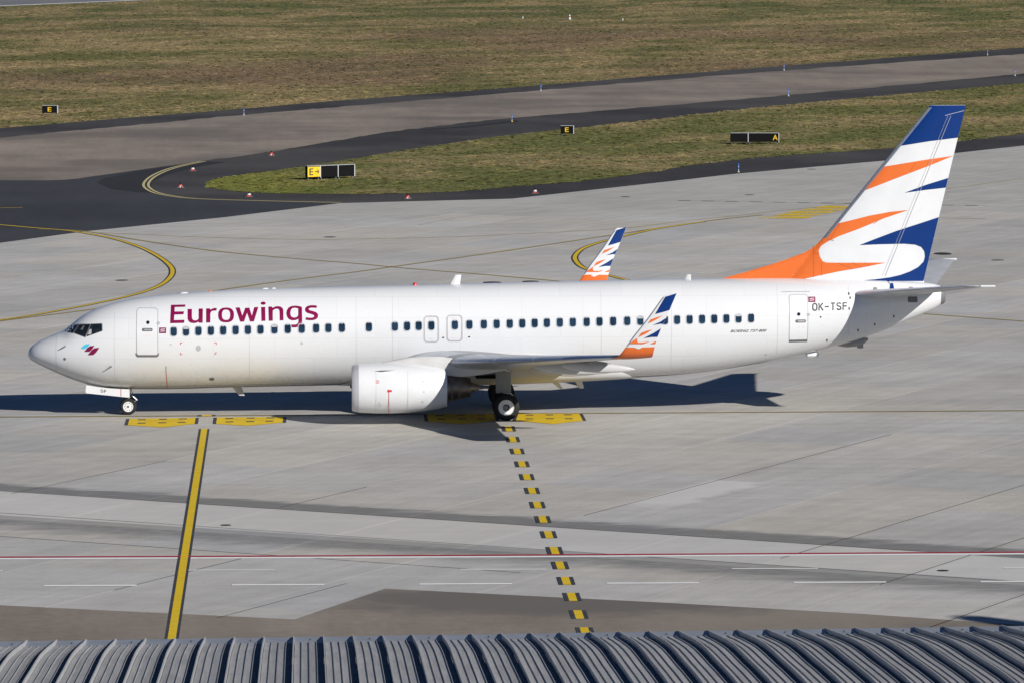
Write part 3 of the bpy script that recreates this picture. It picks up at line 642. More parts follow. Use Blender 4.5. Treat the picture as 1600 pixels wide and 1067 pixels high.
for nm, L, w in (('taxi_line', LINE_LEFT2, 0.20), ('taxi_line', LINE_LONG, 0.20)):
    ribbon(nm, catmull(L, 4), w+0.12, 0.0075, 'seal_dark', apron); ribbon(nm, catmull(L, 4), w, 0.014, 'yellow_worn', apron)
ribbon('faded_line', catmull(LINE_FAINT, 5), 0.13, 0.010, 'yellow_worn', apron)
ribbon('faded_line', LINE_FAINT_R, 0.14, 0.010, 'yellow_worn', apron)
cp = catmull(CURVE_PALE, 8)
ribbon('taxiway_edge_line', cp, 0.17, 0.022, 'pale_yellow', tarmac, 0.16); ribbon('taxiway_edge_line', cp, 0.17, 0.022, 'pale_yellow', tarmac, -0.16)
ribbon('stop_line', [(-60, 107.2), (-8, 126.2), (-6.2, 126.4)], 0.16, 0.016, 'yellow_paint', tarmac)
A, B = Vector(LINE_BLACK[0]), Vector(LINE_BLACK[1]); N = 13
for k in range(N):
    p, q = A.lerp(B, k/N), A.lerp(B, (k+.52)/N); ribbon('black_dash', [p, q], 0.30, 0.010, 'border_paint', apron)
ribbon('faded_line', [A, B], 0.12, 0.006, 'yellow_worn', apron)
ribbon('worn_line', catmull(WEAR_LINE, 5), 0.22, 0.008, 'worn_white', apron)
# yellow ladder of blocks by the tail
A, B, C_, D = [Vector(p) for p in YELLOW_BLOCK]
for r in range(5):
    v0 = r/5; v1 = v0+0.15
    for s in range(6):
        sh = 0.03*math.sin(r*2.1+s); u0 = s/6+0.01+sh; u1 = (s+1)/6-0.012+sh*0.5
        if (r*7+s*3) % 11 == 0: u1 -= 0.06
        def at(u, v): return A.lerp(B, u).lerp(D.lerp(C_, u), v)
        flat_sheet('yellow_block', [at(u0, v0), at(u1, v0), at(u1, v1), at(u0, v1)], 0.012, 'yellow_paint', apron)
for k, (mx, my) in enumerate(MANHOLES):
    r = (0.34, 0.36, 0.50, 0.36, 0.50, 0.45, 0.19, 0.20, 0.3, 0.3, 0.3, 0.25, 0.25)[k]; ry = (1, 1, 1.8, 0.8, 1.2, 1.2, 1, 1, .8, .8, .8, .8, .8)[k]
    mh = prism('manhole_cover', [(mx+r*math.cos(2*math.pi*i/20), my+r*ry*math.sin(2*math.pi*i/20)) for i in range(20)], 'z', -0.01, 0.012, 'cast_iron', apron)
# ------------------------------------------------------------------ the airliner (x aft from the nose, y away from the camera, z up)
plane = empty('airliner', (19.6, 0, 0))
tag(plane, 'white twin-engine passenger jet with orange, white and blue tail taxiing across the apron', 'airplane')
PINV = Matrix.Translation((-19.6, 0, 0))
_before = set(bpy.data.objects)
def fus_ring(x, n=96):
    w = interp(F_W, x); m = interp(F_M, x); ht = interp(F_TOP, x)-m; hb = m-interp(F_BOT, x); r = []
    for k in range(n):
        a = 2*math.pi*k/n; c, s = math.cos(a), math.sin(a); e = 2/2.0 if s >= 0 else 2/2.12
        yy = w*math.copysign(abs(c)**e, c); zz = m+(ht if s >= 0 else hb)*math.copysign(abs(s)**e, s)
        r.append((x, yy, zz))
    return r
sx = [NOSE+0.004, -0.07, -0.05, -0.02, 0.02, 0.07, 0.14]+[0.2+0.1*k for k in range(38)]+[4.0+0.25*k for k in range(13)]+[7.25+0.5*k for k in range(37)]+[26+0.25*k for k in range(47)]+[37.6, 37.7, 37.8]
fuselage = loft('fuselage', [fus_ring(x) for x in sx], 'hull_white', plane)
HULL = fus_y
# tail cone outlet
loft('exhaust_outlet', [[(x, y*s, zc+(z-zc)*s) for (_, y, z) in fus_ring(37.8, 40)] for x, s, zc in ((37.79, 1.0, 4.8), (37.95, 0.86, 4.78), (38.0, 0.70, 4.77), (37.85, 0.62, 4.77))], 'seal_dark', plane)
# radome joint
def hoop(name, x, z0, z1, w, mat, n=26):
    pts = [z0+(z1-z0)*k/n for k in range(n+1)]
    decal(name, [[(x-w/2, z) for z in pts]+[(x+w/2, z) for z in reversed(pts)]], HULL, mat, plane, 0.004, -1, 0)
hoop('radome_seam', 1.13, 1.82, 3.34, 0.014, 'panel_line')
for xx in (3.55, 9.1, 13.5, 15.0, 23.6, 26.5, 30.9, 33.9): hoop('skin_seam', xx, interp(F_BOT, xx)+0.35, interp(F_TOP, xx)-0.1, 0.010, 'panel_line')
# wing to body fairing
def fairing_ring(x):
    t = (x-12.6)/(25.4-12.6); e = math.sin(math.pi*min(1, max(0, t)))**0.55; cz = 1.75+0.0155*(x-13)
    w = 0.3+1.80*e; h = 0.25+0.72*e; hb = cz-(interp(F_BOT, x)-0.05*e); r = []
    for k in range(48):
        a = 2*math.pi*k/48; c, s = math.cos(a), math.sin(a)
        r.append((x, w*math.copysign(abs(c)**0.62, c), cz+(h*1.15*abs(s)**0.75 if s > 0 else -hb*abs(s)**0.75)))
    return r
fairing = loft('wing_root_fairing', [fairing_ring(12.6+12.8*k/40) for k in range(41)], 'fairing_white', plane)

# passenger windows
WIN = [(5.997,3.585),(6.502,3.595),(7.012,3.605),(7.525,3.615),(8.029,3.624),(8.54,3.634),(9.045,3.644),(9.563,3.654),(10.136,3.665),(10.684,3.675),(11.257,3.686),(11.85,3.697),(12.355,3.707),(12.91,3.717),(14.022,3.738),(15.091,3.758),(15.592,3.768),(16.071,3.777),(16.593,3.787),(17.561,3.805),(18.159,3.816),(18.755,3.828),(19.282,3.838),(19.823,3.848),(20.338,3.858),(20.849,3.867),(21.353,3.877),(21.886,3.887),(22.422,3.897),(22.995,3.908),(23.523,3.918),(24.086,3.929),(24.667,3.94),(25.208,3.95),(25.71,3.959),(26.226,3.969),(26.728,3.977),(27.244,3.986),(27.761,3.995),(28.264,4.003),(28.768,4.01),(29.273,4.017),(29.794,4.024)]
rw = random.Random(5)
for k, (wx, wz) in enumerate(WIN):
    fr = decal('window', [rrect(wx, wz, 0.315, 0.425, 0.12), list(reversed(rrect(wx, wz, 0.255, 0.365, 0.10)))], HULL, 'window_rim', plane, 0.010, -1, 0)
    decal('pane', [rrect(wx, wz, 0.262, 0.372, 0.10)], HULL, 'window_glass', fr, 0.005, -1, 0.15)
    bl = (0.02, 0.02, 0.02, 0.03, 0.02, 0.10, 0.02, 0.03)[rw.randrange(8)]; bw = 0.045 if bl < 0.05 else 0.11
    decal('blind', [[(wx-bw, wz+0.18), (wx+bw, wz+0.18), (wx+bw, wz+0.18-bl), (wx-bw, wz+0.18-bl)]], HULL, 'window_blind', fr, 0.007, -1, 0)
# cockpit windows
def shrink(poly, d):
    c = (sum(p[0] for p in poly)/len(poly), sum(p[1] for p in poly)/len(poly)); o = []
    for p in poly:
        v = Vector((p[0]-c[0], p[1]-c[1])); o.append((c[0]+v.x*(1-d/v.length), c[1]+v.y*(1-d/v.length)))
    return o
def grow(poly, d): return shrink(poly, -d)
for P in ([(1.455, 3.495), (1.60, 3.615), (1.765, 3.735), (2.043, 3.800), (1.825, 3.485)], [(1.878, 3.487), (2.10, 3.802), (2.545, 3.835), (2.344, 3.343)], [(2.415, 3.368), (2.59, 3.838), (2.99, 3.866), (3.03, 3.84), (3.035, 3.60)]):
    fr = decal('cockpit_window', [grow(P, 0.035)], HULL, 'seal_dark', plane, 0.004, -1, 0.08)
    decal('pane', [P], HULL, 'cockpit_glass', fr, 0.010, -1, 0.08)
# pilot's shirt seen through the side pane, panel edge and headrest glints, all painted onto the panes
decal('cockpit_hint', [[(2.45, 3.45), (2.52, 3.63), (2.60, 3.66), (2.62, 3.50), (2.56, 3.43)]], HULL, 'window_blind', plane, 0.012, -1, 0.05)
decal('cockpit_hint', [[(2.14, 3.62), (2.24, 3.76), (2.32, 3.77), (2.24, 3.60)]], HULL, 'seal_dark', plane, 0.012, -1, 0.05)

# doors
def door(x0, x1, z0, z1, r, sill, hx, wx, wz):
    cx, cz, w, h = (x0+x1)/2, (z0+z1)/2, x1-x0, z1-z0
    d = decal('door', [rrect(cx, cz, w, h, r, 6)], HULL, 'gloss_white', plane, 0.006, -1, 0.12)
    decal('door_seal', [rrect(cx, cz, w+0.03, h+0.03, r+0.015, 6), list(reversed(rrect(cx, cz, w-0.025, h-0.025, r-0.01, 6)))], HULL, 'seal_grey', d, 0.010, -1, 0.12)
    if sill: decal('door_sill', [[(x0-0.06, z0+0.10), (x0-0.02, z0+0.10), (x0+0.03, z0+0.03), (x1-0.03, z0+0.03), (x1+0.02, z0+0.10), (x1+0.06, z0+0.10), (x1+0.02, z0-0.02), (x1-0.03, z0-0.06), (x0+0.03, z0-0.06), (x0-0.02, z0-0.02)]], HULL, 'seal_dark', d, 0.014, -1, 0.1)
    else: decal('door_sill', [[(x0, z0+0.05), (x1, z0+0.05), (x1, z0-0.05), (x0, z0-0.05)]], HULL, 'seal_dark', d, 0.014, -1, 0.1)
    decal('door_window', [rrect(wx, wz, 0.14, 0.14, 0.068, 5)], HULL, 'cockpit_glass', d, 0.012, -1, 0)
    decal('handle_recess', [rrect(hx, wz-0.29, 0.44, 0.13, 0.05, 4)], HULL, 'seal_dark', d, 0.010, -1, 0.1)
    decal('handle', [rrect(hx+0.02, wz-0.29, 0.30, 0.055, 0.025, 4)], HULL, 'strut_metal', d, 0.03, -1, 0.1)
    for q in (-0.05, 0.12): decal('stencil', [rrect(hx+q, wz-0.53, 0.07, 0.06, 0.02, 3)], HULL, 'stencil_pink', d, 0.010, -1, 0)
    decal('stencil', [rrect(x1+0.02, wz-0.02, 0.12, 0.11, 0.02, 3)], HULL, 'seal_grey', d, 0.016, -1, 0)
    return d
door(4.475, 5.343, 2.600, 4.495, 0.14, True, 4.91, 4.935, 3.945)
door(31.40, 32.165, 3.035, 4.940, 0.12, False, 31.86, 31.78, 4.155)
decal('door_gutter', [[(31.10, 5.045), (32.28, 5.045), (32.28, 5.065), (31.10, 5.065)]], HULL, 'seal_grey', plane, 0.02, -1, 0.2)
for x0, x1, z0, z1 in ((16.303, 16.884, 3.117, 4.151), (17.245, 17.852, 3.152, 4.186)):
    d = decal('overwing_exit', [rrect((x0+x1)/2, (z0+z1)/2, x1-x0+.05, z1-z0+.05, .15, 6), list(reversed(rrect((x0+x1)/2, (z0+z1)/2, x1-x0-.05, z1-z0-.05, .12, 6)))], HULL, 'seal_grey', plane, 0.008, -1, 0.15)
    for zz, ww in ((z1-0.10, 0.22), (z0+0.12, 0.16)): decal('stencil', [rrect((x0+x1)/2, zz, ww, 0.035, 0.01, 2)], HULL, 'stencil_pink', d, 0.008, -1, 0)

# lettering and emblems
for G in GLYPHS: decal('airline_letter', G, HULL, 'livery_magenta', plane, 0.008, -1, 0.15)
def stroke_text(name, items, x0, z0, w, h, pitch, slope, sw, mat):
    """letters drawn as thick strokes in unit boxes, every stroke a hair above the one before"""
    for k, strokes in enumerate(items):
        bm = bmesh.new(); lay = {}
        for m, pl in enumerate(strokes):
            P = [Vector((x0+k*pitch+a*w, z0+b*h+slope*(k*pitch+a*w))) for a, b in pl]; n = len(P); Ls = []
            closed = (P[0]-P[-1]).length < 1e-6
            for i, p in enumerate(P):
                a = P[i-1] if i else (P[-2] if closed else p); b = P[i+1] if i < n-1 else (P[1] if closed else p)
                d = (b-a).normalized(); nn = Vector((-d.y, d.x))*sw/2; ext = Vector((0, 0))
                Ls.append((p+nn, p-nn))
            vv = [[bm.verts.new((q.x, 0, q.y)) for q in pr] for pr in Ls]
            for pr in vv:
                for q in pr: lay[q] = m
            for i in range(n-1): bm.faces.new((vv[i][0], vv[i][1], vv[i+1][1], vv[i+1][0]))
        for v in bm.verts: v.co.y = -(HULL(v.co.x, v.co.z)+0.008+0.0012*lay[v])
        from_bm(name, bm, mat, plane)
oo = [(0.5+0.5*math.copysign(abs(math.cos(a))**0.75, math.cos(a)), 0.5+0.5*math.copysign(abs(math.sin(a))**0.75, math.sin(a))) for a in [2*math.pi*k/24 for k in range(25)]]
ss = [(0.95, 0.82), (0.85, 0.95), (0.5, 1.0), (0.15, 0.95), (0.02, 0.78), (0.15, 0.6), (0.5, 0.52), (0.85, 0.43), (0.98, 0.22), (0.85, 0.05), (0.5, 0.0), (0.15, 0.05), (0.03, 0.2)]
stroke_text('registration_letter', [[oo], [[(0.05, -0.06), (0.05, 1.06)], [(0.05, 0.38), (1.0, 1.06)], [(0.35, 0.58), (1.02, -0.06)]], [[(0.0, 0.5), (1.0, 0.5)]], [[(0.0, 1.0), (1.0, 1.0)], [(0.5, 1.0), (0.5, -0.06)]], [ss], [[(0.05, -0.06), (0.05, 1.0)], [(0.0, 1.0), (1.0, 1.0)], [(0.0, 0.52), (0.9, 0.52)]]], 32.37, 4.30, 0.175, 0.27, 0.253, 0.012, 0.056, 'ink_black')
lettering('type_lettering', 'BOEING 737-800', 28.94, 30.44, 3.436, 0.105, HULL, 'ink_black', plane, 0.006, 0.012, 0.35, 0.007, -1, 0.12)
for nm, P, m in (('emblem_bar', [(2.175,2.857),(2.237,2.966),(2.355,3.047),(2.544,3.069),(2.473,2.956),(2.355,2.86)], 'livery_cyan'), ('emblem_bar', [(2.306,2.742),(2.44,2.909),(2.544,2.981),(2.737,3.002),(2.614,2.831),(2.519,2.745)], 'livery_magenta'), ('emblem_bar', [(2.446,2.602),(2.614,2.817),(2.723,2.899),(2.939,2.925),(2.801,2.725),(2.682,2.615)], 'livery_magenta')):
    decal(nm, [P], HULL, m, plane, 0.007, -1, 0.1)
for x0, x1, z0, z1 in ((5.40, 5.684, 3.513, 3.74), (32.195, 32.488, 4.631, 4.847)):
    d = decal('door_plaque', [[(x0, z0), (x1, z0), (x1, z1), (x0, z1)]], HULL, 'livery_magenta', plane, 0.007, -1, 0.12)
    for q in (0.34, 0.66): decal('plaque_stripe', [[(x0+.05, z0+(z1-z0)*q-.018), (x1-.05, z0+(z1-z0)*q+.0), (x1-.05, z0+(z1-z0)*q+.03), (x0+.05, z0+(z1-z0)*q+.012)]], HULL, 'gloss_white', d, 0.010, -1, 0)
for cx, cz, a, b in ((6.261, 3.139, 1, -1), (7.759, 3.132, -1, -1), (6.256, 2.633, 1, 1), (7.742, 2.651, -1, 1)):
    decal('hatch_mark', [[(cx, cz), (cx+.09*a, cz), (cx+.09*a, cz+.025*b), (cx+.025*a, cz+.025*b), (cx+.025*a, cz+.09*b), (cx, cz+.09*b)]], HULL, 'stencil_red', plane, 0.007, -1, 0)
def disc(name, x, z, rx, rz, mat, off=0.007): return decal(name, [[(x+rx*math.cos(2*math.pi*k/18), z+rz*math.sin(2*math.pi*k/18)) for k in range(18)]], HULL, mat, plane, off, -1, 0)
disc('outflow_vent', 7.008, 2.897, 0.10, 0.12, 'seal_grey'); disc('service_port', 11.255, 3.079, 0.05, 0.055, 'seal_grey'); disc('drain_port', 7.543, 1.573, 0.11, 0.07, 'seal_dark')
disc('air_data_probe', 1.489, 2.425, 0.055, 0.06, 'seal_dark'); disc('service_port', 5.879, 3.061, 0.03, 0.03, 'seal_grey'); disc('service_port', 17.076, 3.288, 0.045, 0.03, 'ink_black'); disc('service_port', 18.147, 3.31, 0.045, 0.03, 'ink_black')
disc('service_port', 32.70, 4.02, 0.035, 0.035, 'ink_black'); disc('service_port', 30.45, 2.45, 0.04, 0.03, 'seal_grey')
def probe(x0, z0, x1, z1):
    y0, y1 = -fus_y(x0, z0)-.05, -fus_y(x1, z1)
    tube('pitot_probe', [(x0, y0-0.06, z0), ((x0+x1)/2, y0-.07, (z0+z1)/2), (x1, y1, z1)], [0.018, 0.024, 0.04], 'seal_dark', plane, 8)
probe(1.332, 2.859, 1.519, 2.943); probe(3.231, 2.031, 3.419, 2.143)
decal('drain_plate', [[(5.645, 1.84), (5.70, 1.84), (5.70, 2.15), (5.645, 2.15)]], HULL, 'seal_grey', plane, 0.007, -1, 0.1)
decal('red_stain', [[(5.66, 1.84), (5.685, 1.84), (5.70, 1.5), (5.705, 1.16), (5.67, 1.16), (5.675, 1.5)]], HULL, 'stencil_red', plane, 0.006, -1, 0.1)
# registration letters on the tail side, vents
for vx, vz in ((33.0, 3.02), (34.3, 3.42), (35.0, 3.66), (35.8, 3.98), (33.9, 4.95), (33.95, 4.78), (33.9, 4.35)): disc('tail_vent', vx, vz, 0.03, 0.06, 'ink_black')

# antennas and lights
def blade(name, x0, x1, z0, z1, sweep, y, th, mat='gloss_white'):
    R = []
    for t in (0, 0.5, 1):
        a, b = x0+sweep*t, x1+(sweep*0.9-(x1-x0)*0.35)*t; zz = z0+(z1-z0)*t; w = th*(1-0.5*t)
        R.append([(a, y, zz), (a+(b-a)*.3, y-w, zz), (a+(b-a)*.7, y-w*.8, zz), (b, y, zz), (a+(b-a)*.7, y+w*.8, zz), (a+(b-a)*.3, y+w, zz)])
    return loft(name, R, mat, plane, smooth=False)
blade('blade_antenna', 17.42, 17.82, 5.30, 5.72, 0.22, 0, 0.03); blade('blade_antenna', 27.15, 27.42, 5.48, 5.70, 0.10, 0, 0.03, 'fairing_white')
lathe = lambda nm, x, z, r, h, m: loft(nm, [[(x+r*s*math.cos(2*math.pi*k/14)*1.4, r*s*math.sin(2*math.pi*k/14), z+h*t) for k in range(14)] for s, t in ((1, 0), (0.9, 0.5), (0.55, 0.9), (0.15, 1.0))], m, plane)
lathe('beacon_light', 15.95, 5.28, 0.07, 0.13, 'beacon_red'); lathe('dome_antenna', 6.40, 4.97, 0.16, 0.09, 'gloss_white'); lathe('dome_antenna', 7.48, 5.05, 0.06, 0.08, 'livery_orange'); lathe('dome_antenna', 9.75, 5.155, 0.12, 0.06, 'gloss_white'); lathe('dome_antenna', 10.1, 5.165, 0.08, 0.06, 'gloss_white')
blade('belly_antenna', 8.35, 8.75, 1.14, 0.76, 0.30, 0, 0.03, 'fairing_white'); blade('drain_mast', 21.55, 21.85, 1.36, 1.02, 0.38, -0.55, 0.03, 'gloss_white'); blade('drain_mast', 22.5, 22.85, 1.42, 1.02, 0.26, -0.3, 0.03, 'gloss_white')
box('tail_lamp', (32.2, -0.22, 2.25), (32.75, 0.22, 2.46), 'gloss_white', plane, 0.06)
loft('tail_skid', [[(x, w*math.cos(2*math.pi*k/12), z+h*math.sin(2*math.pi*k/12)) for k in range(12)] for x, z, w, h in ((33.3, 2.78, 0.05, 0.05), (33.9, 2.80, 0.14, 0.16), (34.5, 2.86, 0.14, 0.18), (34.8, 2.98, 0.05, 0.05))], 'under_grey', plane)
box('tail_skid_shoe', (34.35, -0.06, 2.60), (34.6, 0.06, 2.75), 'under_grey', plane, 0.02)

# fin
FTE = lambda z: 37.1+(z-5.37)*0.2353
FMAIN = lambda z: 32.88+(z-7.17)*0.8069
DORSAL = [(5.45, 28.45), (5.52, 28.7), (5.98, 30.35), (6.30, 31.35), (6.50, 31.95), (6.80, 32.48), (7.0, 32.70), (7.17, 32.88)]
def FLE(z): return interp(DORSAL, z) if z < 7.17 else FMAIN(z)
def fin_y(x, z):
    le, te, m = FLE(z), FTE(z), FMAIN(z)
    t = (0.46-0.30*min(1, max(0, (z-5.4)/7.3)))/2
    def af(u):
        if u <= 0 or u >= 1: return 0.0
        return (2.969*math.sqrt(u)-1.26*u-3.516*u*u+2.843*u**3-1.036*u**4)
    y = t*af((x-m)/(te-m))
    d = min(1.0, max(0.0, (x-le)/0.45)); y2 = 0.07*math.sqrt(d)*smoothstep(0, 1, (te-x)/3.0)*smoothstep(0, 1, (7.6-z)/0.7); y = (y**4+y2**4)**0.25
    return max(y, 0.003)
def fin_ring(z):
    le, te = FLE(z), FTE(z); us = [0, .004, .015, .035, .07, .12, .18, .25, .33, .42, .52, .62, .72, .82, .91, 1.0]
    us = [0, .002, .006, .012, .02, .03, .045]+[0.06+0.94*k/40 for k in range(41)]
    xs = [le+(te-le)*u for u in us]
    return [(x, -(fin_y(x, z) if 0 < i < len(xs) else 0.004), z) for i, x in enumerate(xs)]+[(x, fin_y(x, z), z) for x in reversed(xs[1:-1])]
zf = [4.9, 5.2, 5.40, 5.46]+[5.52+0.11*k for k in range(16)]+[7.3+0.25*k for k in range(22)]
zf = [z for z in zf if z < 12.62]+[12.62, 12.66, 12.685]
fin = loft('fin', [fin_ring(max(5.46, z)) if z >= 5.46 else [(p[0], p[1], z) for p in fin_ring(5.46)] for z in zf], 'gloss_white', plane)
for side in (-1, 1):
    for nm, P, m in (('livery_shape', FIN_BLUE_TOP, 'livery_blue'), ('livery_shape', FIN_ORANGE_A, 'livery_orange'), ('livery_shape', FIN_BLUE_A, 'livery_blue'), ('livery_shape', FIN_ORANGE_B, 'livery_orange'), ('livery_shape', FIN_BLUE_B, 'livery_blue')):
        P = [(min(max(p[0], FLE(max(p[1], 5.46))+0.012), FTE(p[1])-0.004), min(p[1], 12.68)) for p in P]
        decal(nm, [P], fin_y, m, fin, 0.020, side, 0.10)
    # bare metal leading edge
    zz = [7.2+0.27*k for k in range(21)]; zz[-1] = 12.60
    decal('leading_edge', [[(FLE(z)+0.006, z) for z in zz]+[(FLE(z)+0.15, z) for z in reversed(zz)]], fin_y, 'fin_edge_metal', fin, 0.027, side, 0.12)
    # rudder hinge line and panel seams
    hl = lambda z: FTE(z)-(FTE(z)-FMAIN(z))*0.30
    zz = [5.6+0.35*k for k in range(20)]
    decal('rudder_seam', [[(hl(z)-.008, z) for z in zz]+[(hl(z)+.008, z) for z in reversed(zz)]], fin_y, 'seal_grey', fin, 0.026, side, 0)
    decal('rudder_seam', [[(hl(z)-.128, z) for z in zz]+[(hl(z)-.118, z) for z in reversed(zz)]], fin_y, 'seal_grey', fin, 0.026, side, 0)
    for (xa, za), (xb, zb) in (((32.50, 5.58), (32.50, 6.85)), ((32.83, 5.65), (32.83, 6.2)), ((33.5, 6.16), (34.1, 5.92)), ((34.1, 6.16), (34.5, 6.0)), ((34.6, 6.16), (34.85, 6.05)), ((33.2, 7.15), (33.6, 7.78)), ((33.05, 7.15), (33.35, 7.1)), ((35.0, 7.78), (35.3, 8.0)), ((34.7, 9.3), (35.4, 10.1)), ((36.5, 9.95), (36.75, 10.3)), ((37.2, 10.2), (37.35, 10.45)), ((32.5, 6.55), (32.7, 6.55))):
        d = Vector((xb-xa, zb-za)).normalized()*0.008; nn = Vector((-d.y, d.x))
        decal('skin_seam', [[(xa+nn.x, za+nn.y), (xb+nn.x, zb+nn.y), (xb-nn.x, zb-nn.y), (xa-nn.x, za-nn.y)]], fin_y, 'panel_line_orange', fin, 0.026, side, 0.2)
    decal('actuator_cover', [[(37.95, 12.25), (38.75, 12.45), (38.75, 12.47), (37.95, 12.27)]], fin_y, 'seal_grey', fin, 0.026, side, 0)
    decal('rudder_horn', [[(35.55, 5.42), (35.85, 5.42), (35.80, 5.28), (35.82, 5.12), (35.62, 5.10), (35.66, 5.28)]], lambda x, z: max(fin_y(x, max(z, 5.46)), fus_y(x, z)), 'livery_blue', fin, 0.012, side, 0.1)

# lifting surfaces
def airfoil(n=16, tc=0.12, camber=0.012):
    up_, lo_ = [], []
    for k in range(n+1):
        u = 0.5*(1-math.cos(math.pi*k/n)); t = 5*tc*(0.2969*math.sqrt(u)-0.126*u-0.3516*u*u+0.2843*u**3-0.1036*u**4); c = camber*4*u*(1-u)
        up_.append((u, c+t)); lo_.append((u, c-t))
    return up_+list(reversed(lo_[1:-1]))
def section(y, le, te, z, tc, twist=0.0, camber=0.012):
    c = te-le; r = []
    for u, t in airfoil(16, tc, camber): r.append((le+u*c, y, z+t*c-math.tan(math.radians(twist))*(u-0.25)*c))
    return r
WLE = [(1.2, 15.05), (1.88, 15.45), (4.83, 17.18), (17.1, 23.38)]
WTE = [(1.2, 22.45), (1.88, 22.42), (5.8, 22.35), (17.1, 24.80)]
lin = lambda tab, y: next((a[1]+(b[1]-a[1])*(y-a[0])/(b[0]-a[0]) for a, b in zip(tab[:-1], tab[1:]) if y <= b[0]), tab[-1][1])
WZ = lambda y: 2.20+(y-1.88)*0.1075+0.0005*(y-1.88)**2*0.3
TC = lambda y: 0.152-0.0055*y+0.00007*y*y if y < 10 else 0.104
def wing_section(y, s, grow_=0.0, umax=None):
    return section(s*y, lin(WLE, y)-grow_, lin(WTE, y)+grow_, WZ(y), TC(y), 1.5-2.5*(y/17.1))
for s in (-1, 1):
    ys = [1.2, 1.88, 2.8, 3.8, 4.83, 5.8, 7.2, 8.8, 10.4, 12, 13.6, 15.2, 16.3, 17.0]
    wing = loft('wing', [wing_section(y, s) for y in ys], 'wing_grey', plane)
    # metal leading-edge slats, outboard of the engine and the inner pair
    for a, b in ((5.2, 8.35), (8.40, 11.2), (11.25, 14.05), (14.10, 16.75), (2.2, 4.2)):
        R = []
        for k in range(5):
            y = a+(b-a)*k/4; sec = wing_section(y, s); n = len(sec)
            idx = [5, 4, 3, 2, 1, 0, n-1, n-2, n-3, n-4]; c = Vector((sum(sec[i][0] for i in idx)/10, s*y, sum(sec[i][2] for i in idx)/10))
            R.append([tuple(c+(Vector(sec[i])-c)*1.05+Vector((-0.012, 0, 0))) for i in idx])
        loft('slat', R, 'bare_metal', wing)
    # flaps slightly below the trailing edge
    for a, b in ((2.2, 5.6), (5.9, 11.3)):
        R = []
        for y in (a, (a+b)/2, b):
            te = lin(WTE, y); R.append(section(s*y, te-0.9, te+0.04, WZ(y)-0.05-0.06, 0.13, 4))
        loft('flap', R, 'under_grey', wing)
    # flap track fairings
    for y, ln, sz in ((3.55, 3.0, 0.20), (7.3, 3.3, 0.19), (10.6, 2.9, 0.16)):
        te = lin(WTE, y); R = []
        for k in range(13):
            t = k/12; x = te-ln*0.62+ln*t; w = sz*math.sin(math.pi*min(0.999, max(0.02, t**0.8)))**0.6+0.01; zc = WZ(y)-0.20-0.17*t
            R.append([(x, s*y+w*0.75*math.cos(2*math.pi*q/14), zc+w*1.25*math.sin(2*math.pi*q/14)) for q in range(14)])
        loft('flap_track_fairing', R, 'fairing_white', wing)
    # winglet
    WS = [(16.95, 3.84, 23.30, 24.77), (17.15, 3.88, 23.42, 24.80), (17.32, 3.96, 23.52, 24.82), (17.44, 4.10, 23.62, 24.84), (17.52, 4.30, 23.76, 24.88), (17.62, 4.73, 24.05, 25.0), (17.70, 5.10, 24.34, 25.15), (17.77, 5.47, 24.62, 25.32), (17.84, 5.9, 24.92, 25.50), (17.90, 6.25, 25.17, 25.64), (17.91, 6.36, 25.30, 25.70)]
    R = []
    for k, (y, z, le, te) in enumerate(WS):
        p, q = WS[max(0, k-1)], WS[min(len(WS)-1, k+1)]; d = Vector((q[0]-p[0], q[1]-p[1])).normalized(); nrm = (-d.y, d.x)   # inward normal
        th = 0.09-0.035*min(1, max(0, (z-4)/2.3)); c = te-le
        ring = []
        for u, t in airfoil(12, 1.0, 0.0): ring.append((le+u*c, s*(y+nrm[0]*t*th*c), z+nrm[1]*t*th*c))
        R.append(ring)
    wg = loft('winglet', R, 'gloss_white', plane)
    wg.data.materials.append(MAT['livery_orange'])
    for f in wg.data.polygons:
        cz = sum(wg.data.vertices[i].co.z for i in f.vertices)/len(f.vertices)
        if cz < 4.42: f.material_index = 1
    YC = [(w[1], w[0]) for w in WS]; LEZ = [(w[1], w[2]) for w in WS]; TEZ = [(w[1], w[3]) for w in WS]
    def wl_half(x, z):
        c = interp(TEZ, z)-interp(LEZ, z); u = min(1, max(0, (x-interp(LEZ, z))/c)); th = 0.09-0.035*min(1, max(0, (z-4)/2.3))
        return 5*th*c*(0.2969*math.sqrt(u)-0.126*u-0.3516*u*u+0.2843*u**3-0.1036*u**4)
    for face in (-1, 1):
        for P, m in ((WL_BLUE_TOP, 'livery_blue'), (WL_ORANGE_A, 'livery_orange'), (WL_BLUE_A, 'livery_blue'), (WL_ORANGE_B, 'livery_orange'), (WL_BLUE_B, 'livery_blue'),
                     ([(23.87, 4.43), (24.20, 4.66), (24.19, 4.52), (24.26, 4.475), (24.44, 4.481), (24.68, 4.518), (24.46, 4.42)], 'livery_orange'), ([(24.46, 4.42), (24.70, 4.42), (25.0, 4.535), (24.93, 4.42)], 'livery_orange'),
                     ([(24.46, 4.44), (24.10, 4.27), (24.25, 4.22), (24.57, 4.365), (24.73, 4.44)], 'gloss_white')):
            P = [(min(max(p[0], interp(LEZ, p[1])+.01), interp(TEZ, p[1])-.005), p[1]) for p in P]
            decal('livery_shape', [P], lambda x, z, s=s, face=face: face*(s*interp(YC, z))+wl_half(x, z), m, wg, 0.016, face, 0.06)
    zz = [4.35+0.19*k for k in range(11)]
    for face in (-1, 1): decal('leading_edge', [[(interp(LEZ, z)+.004, z) for z in zz]+[(interp(LEZ, z)+.055, z) for z in reversed(zz)]], lambda x, z, s=s, face=face: face*(s*interp(YC, z))+wl_half(x, z), 'fin_edge_metal', wg, 0.022, face, 0.06)
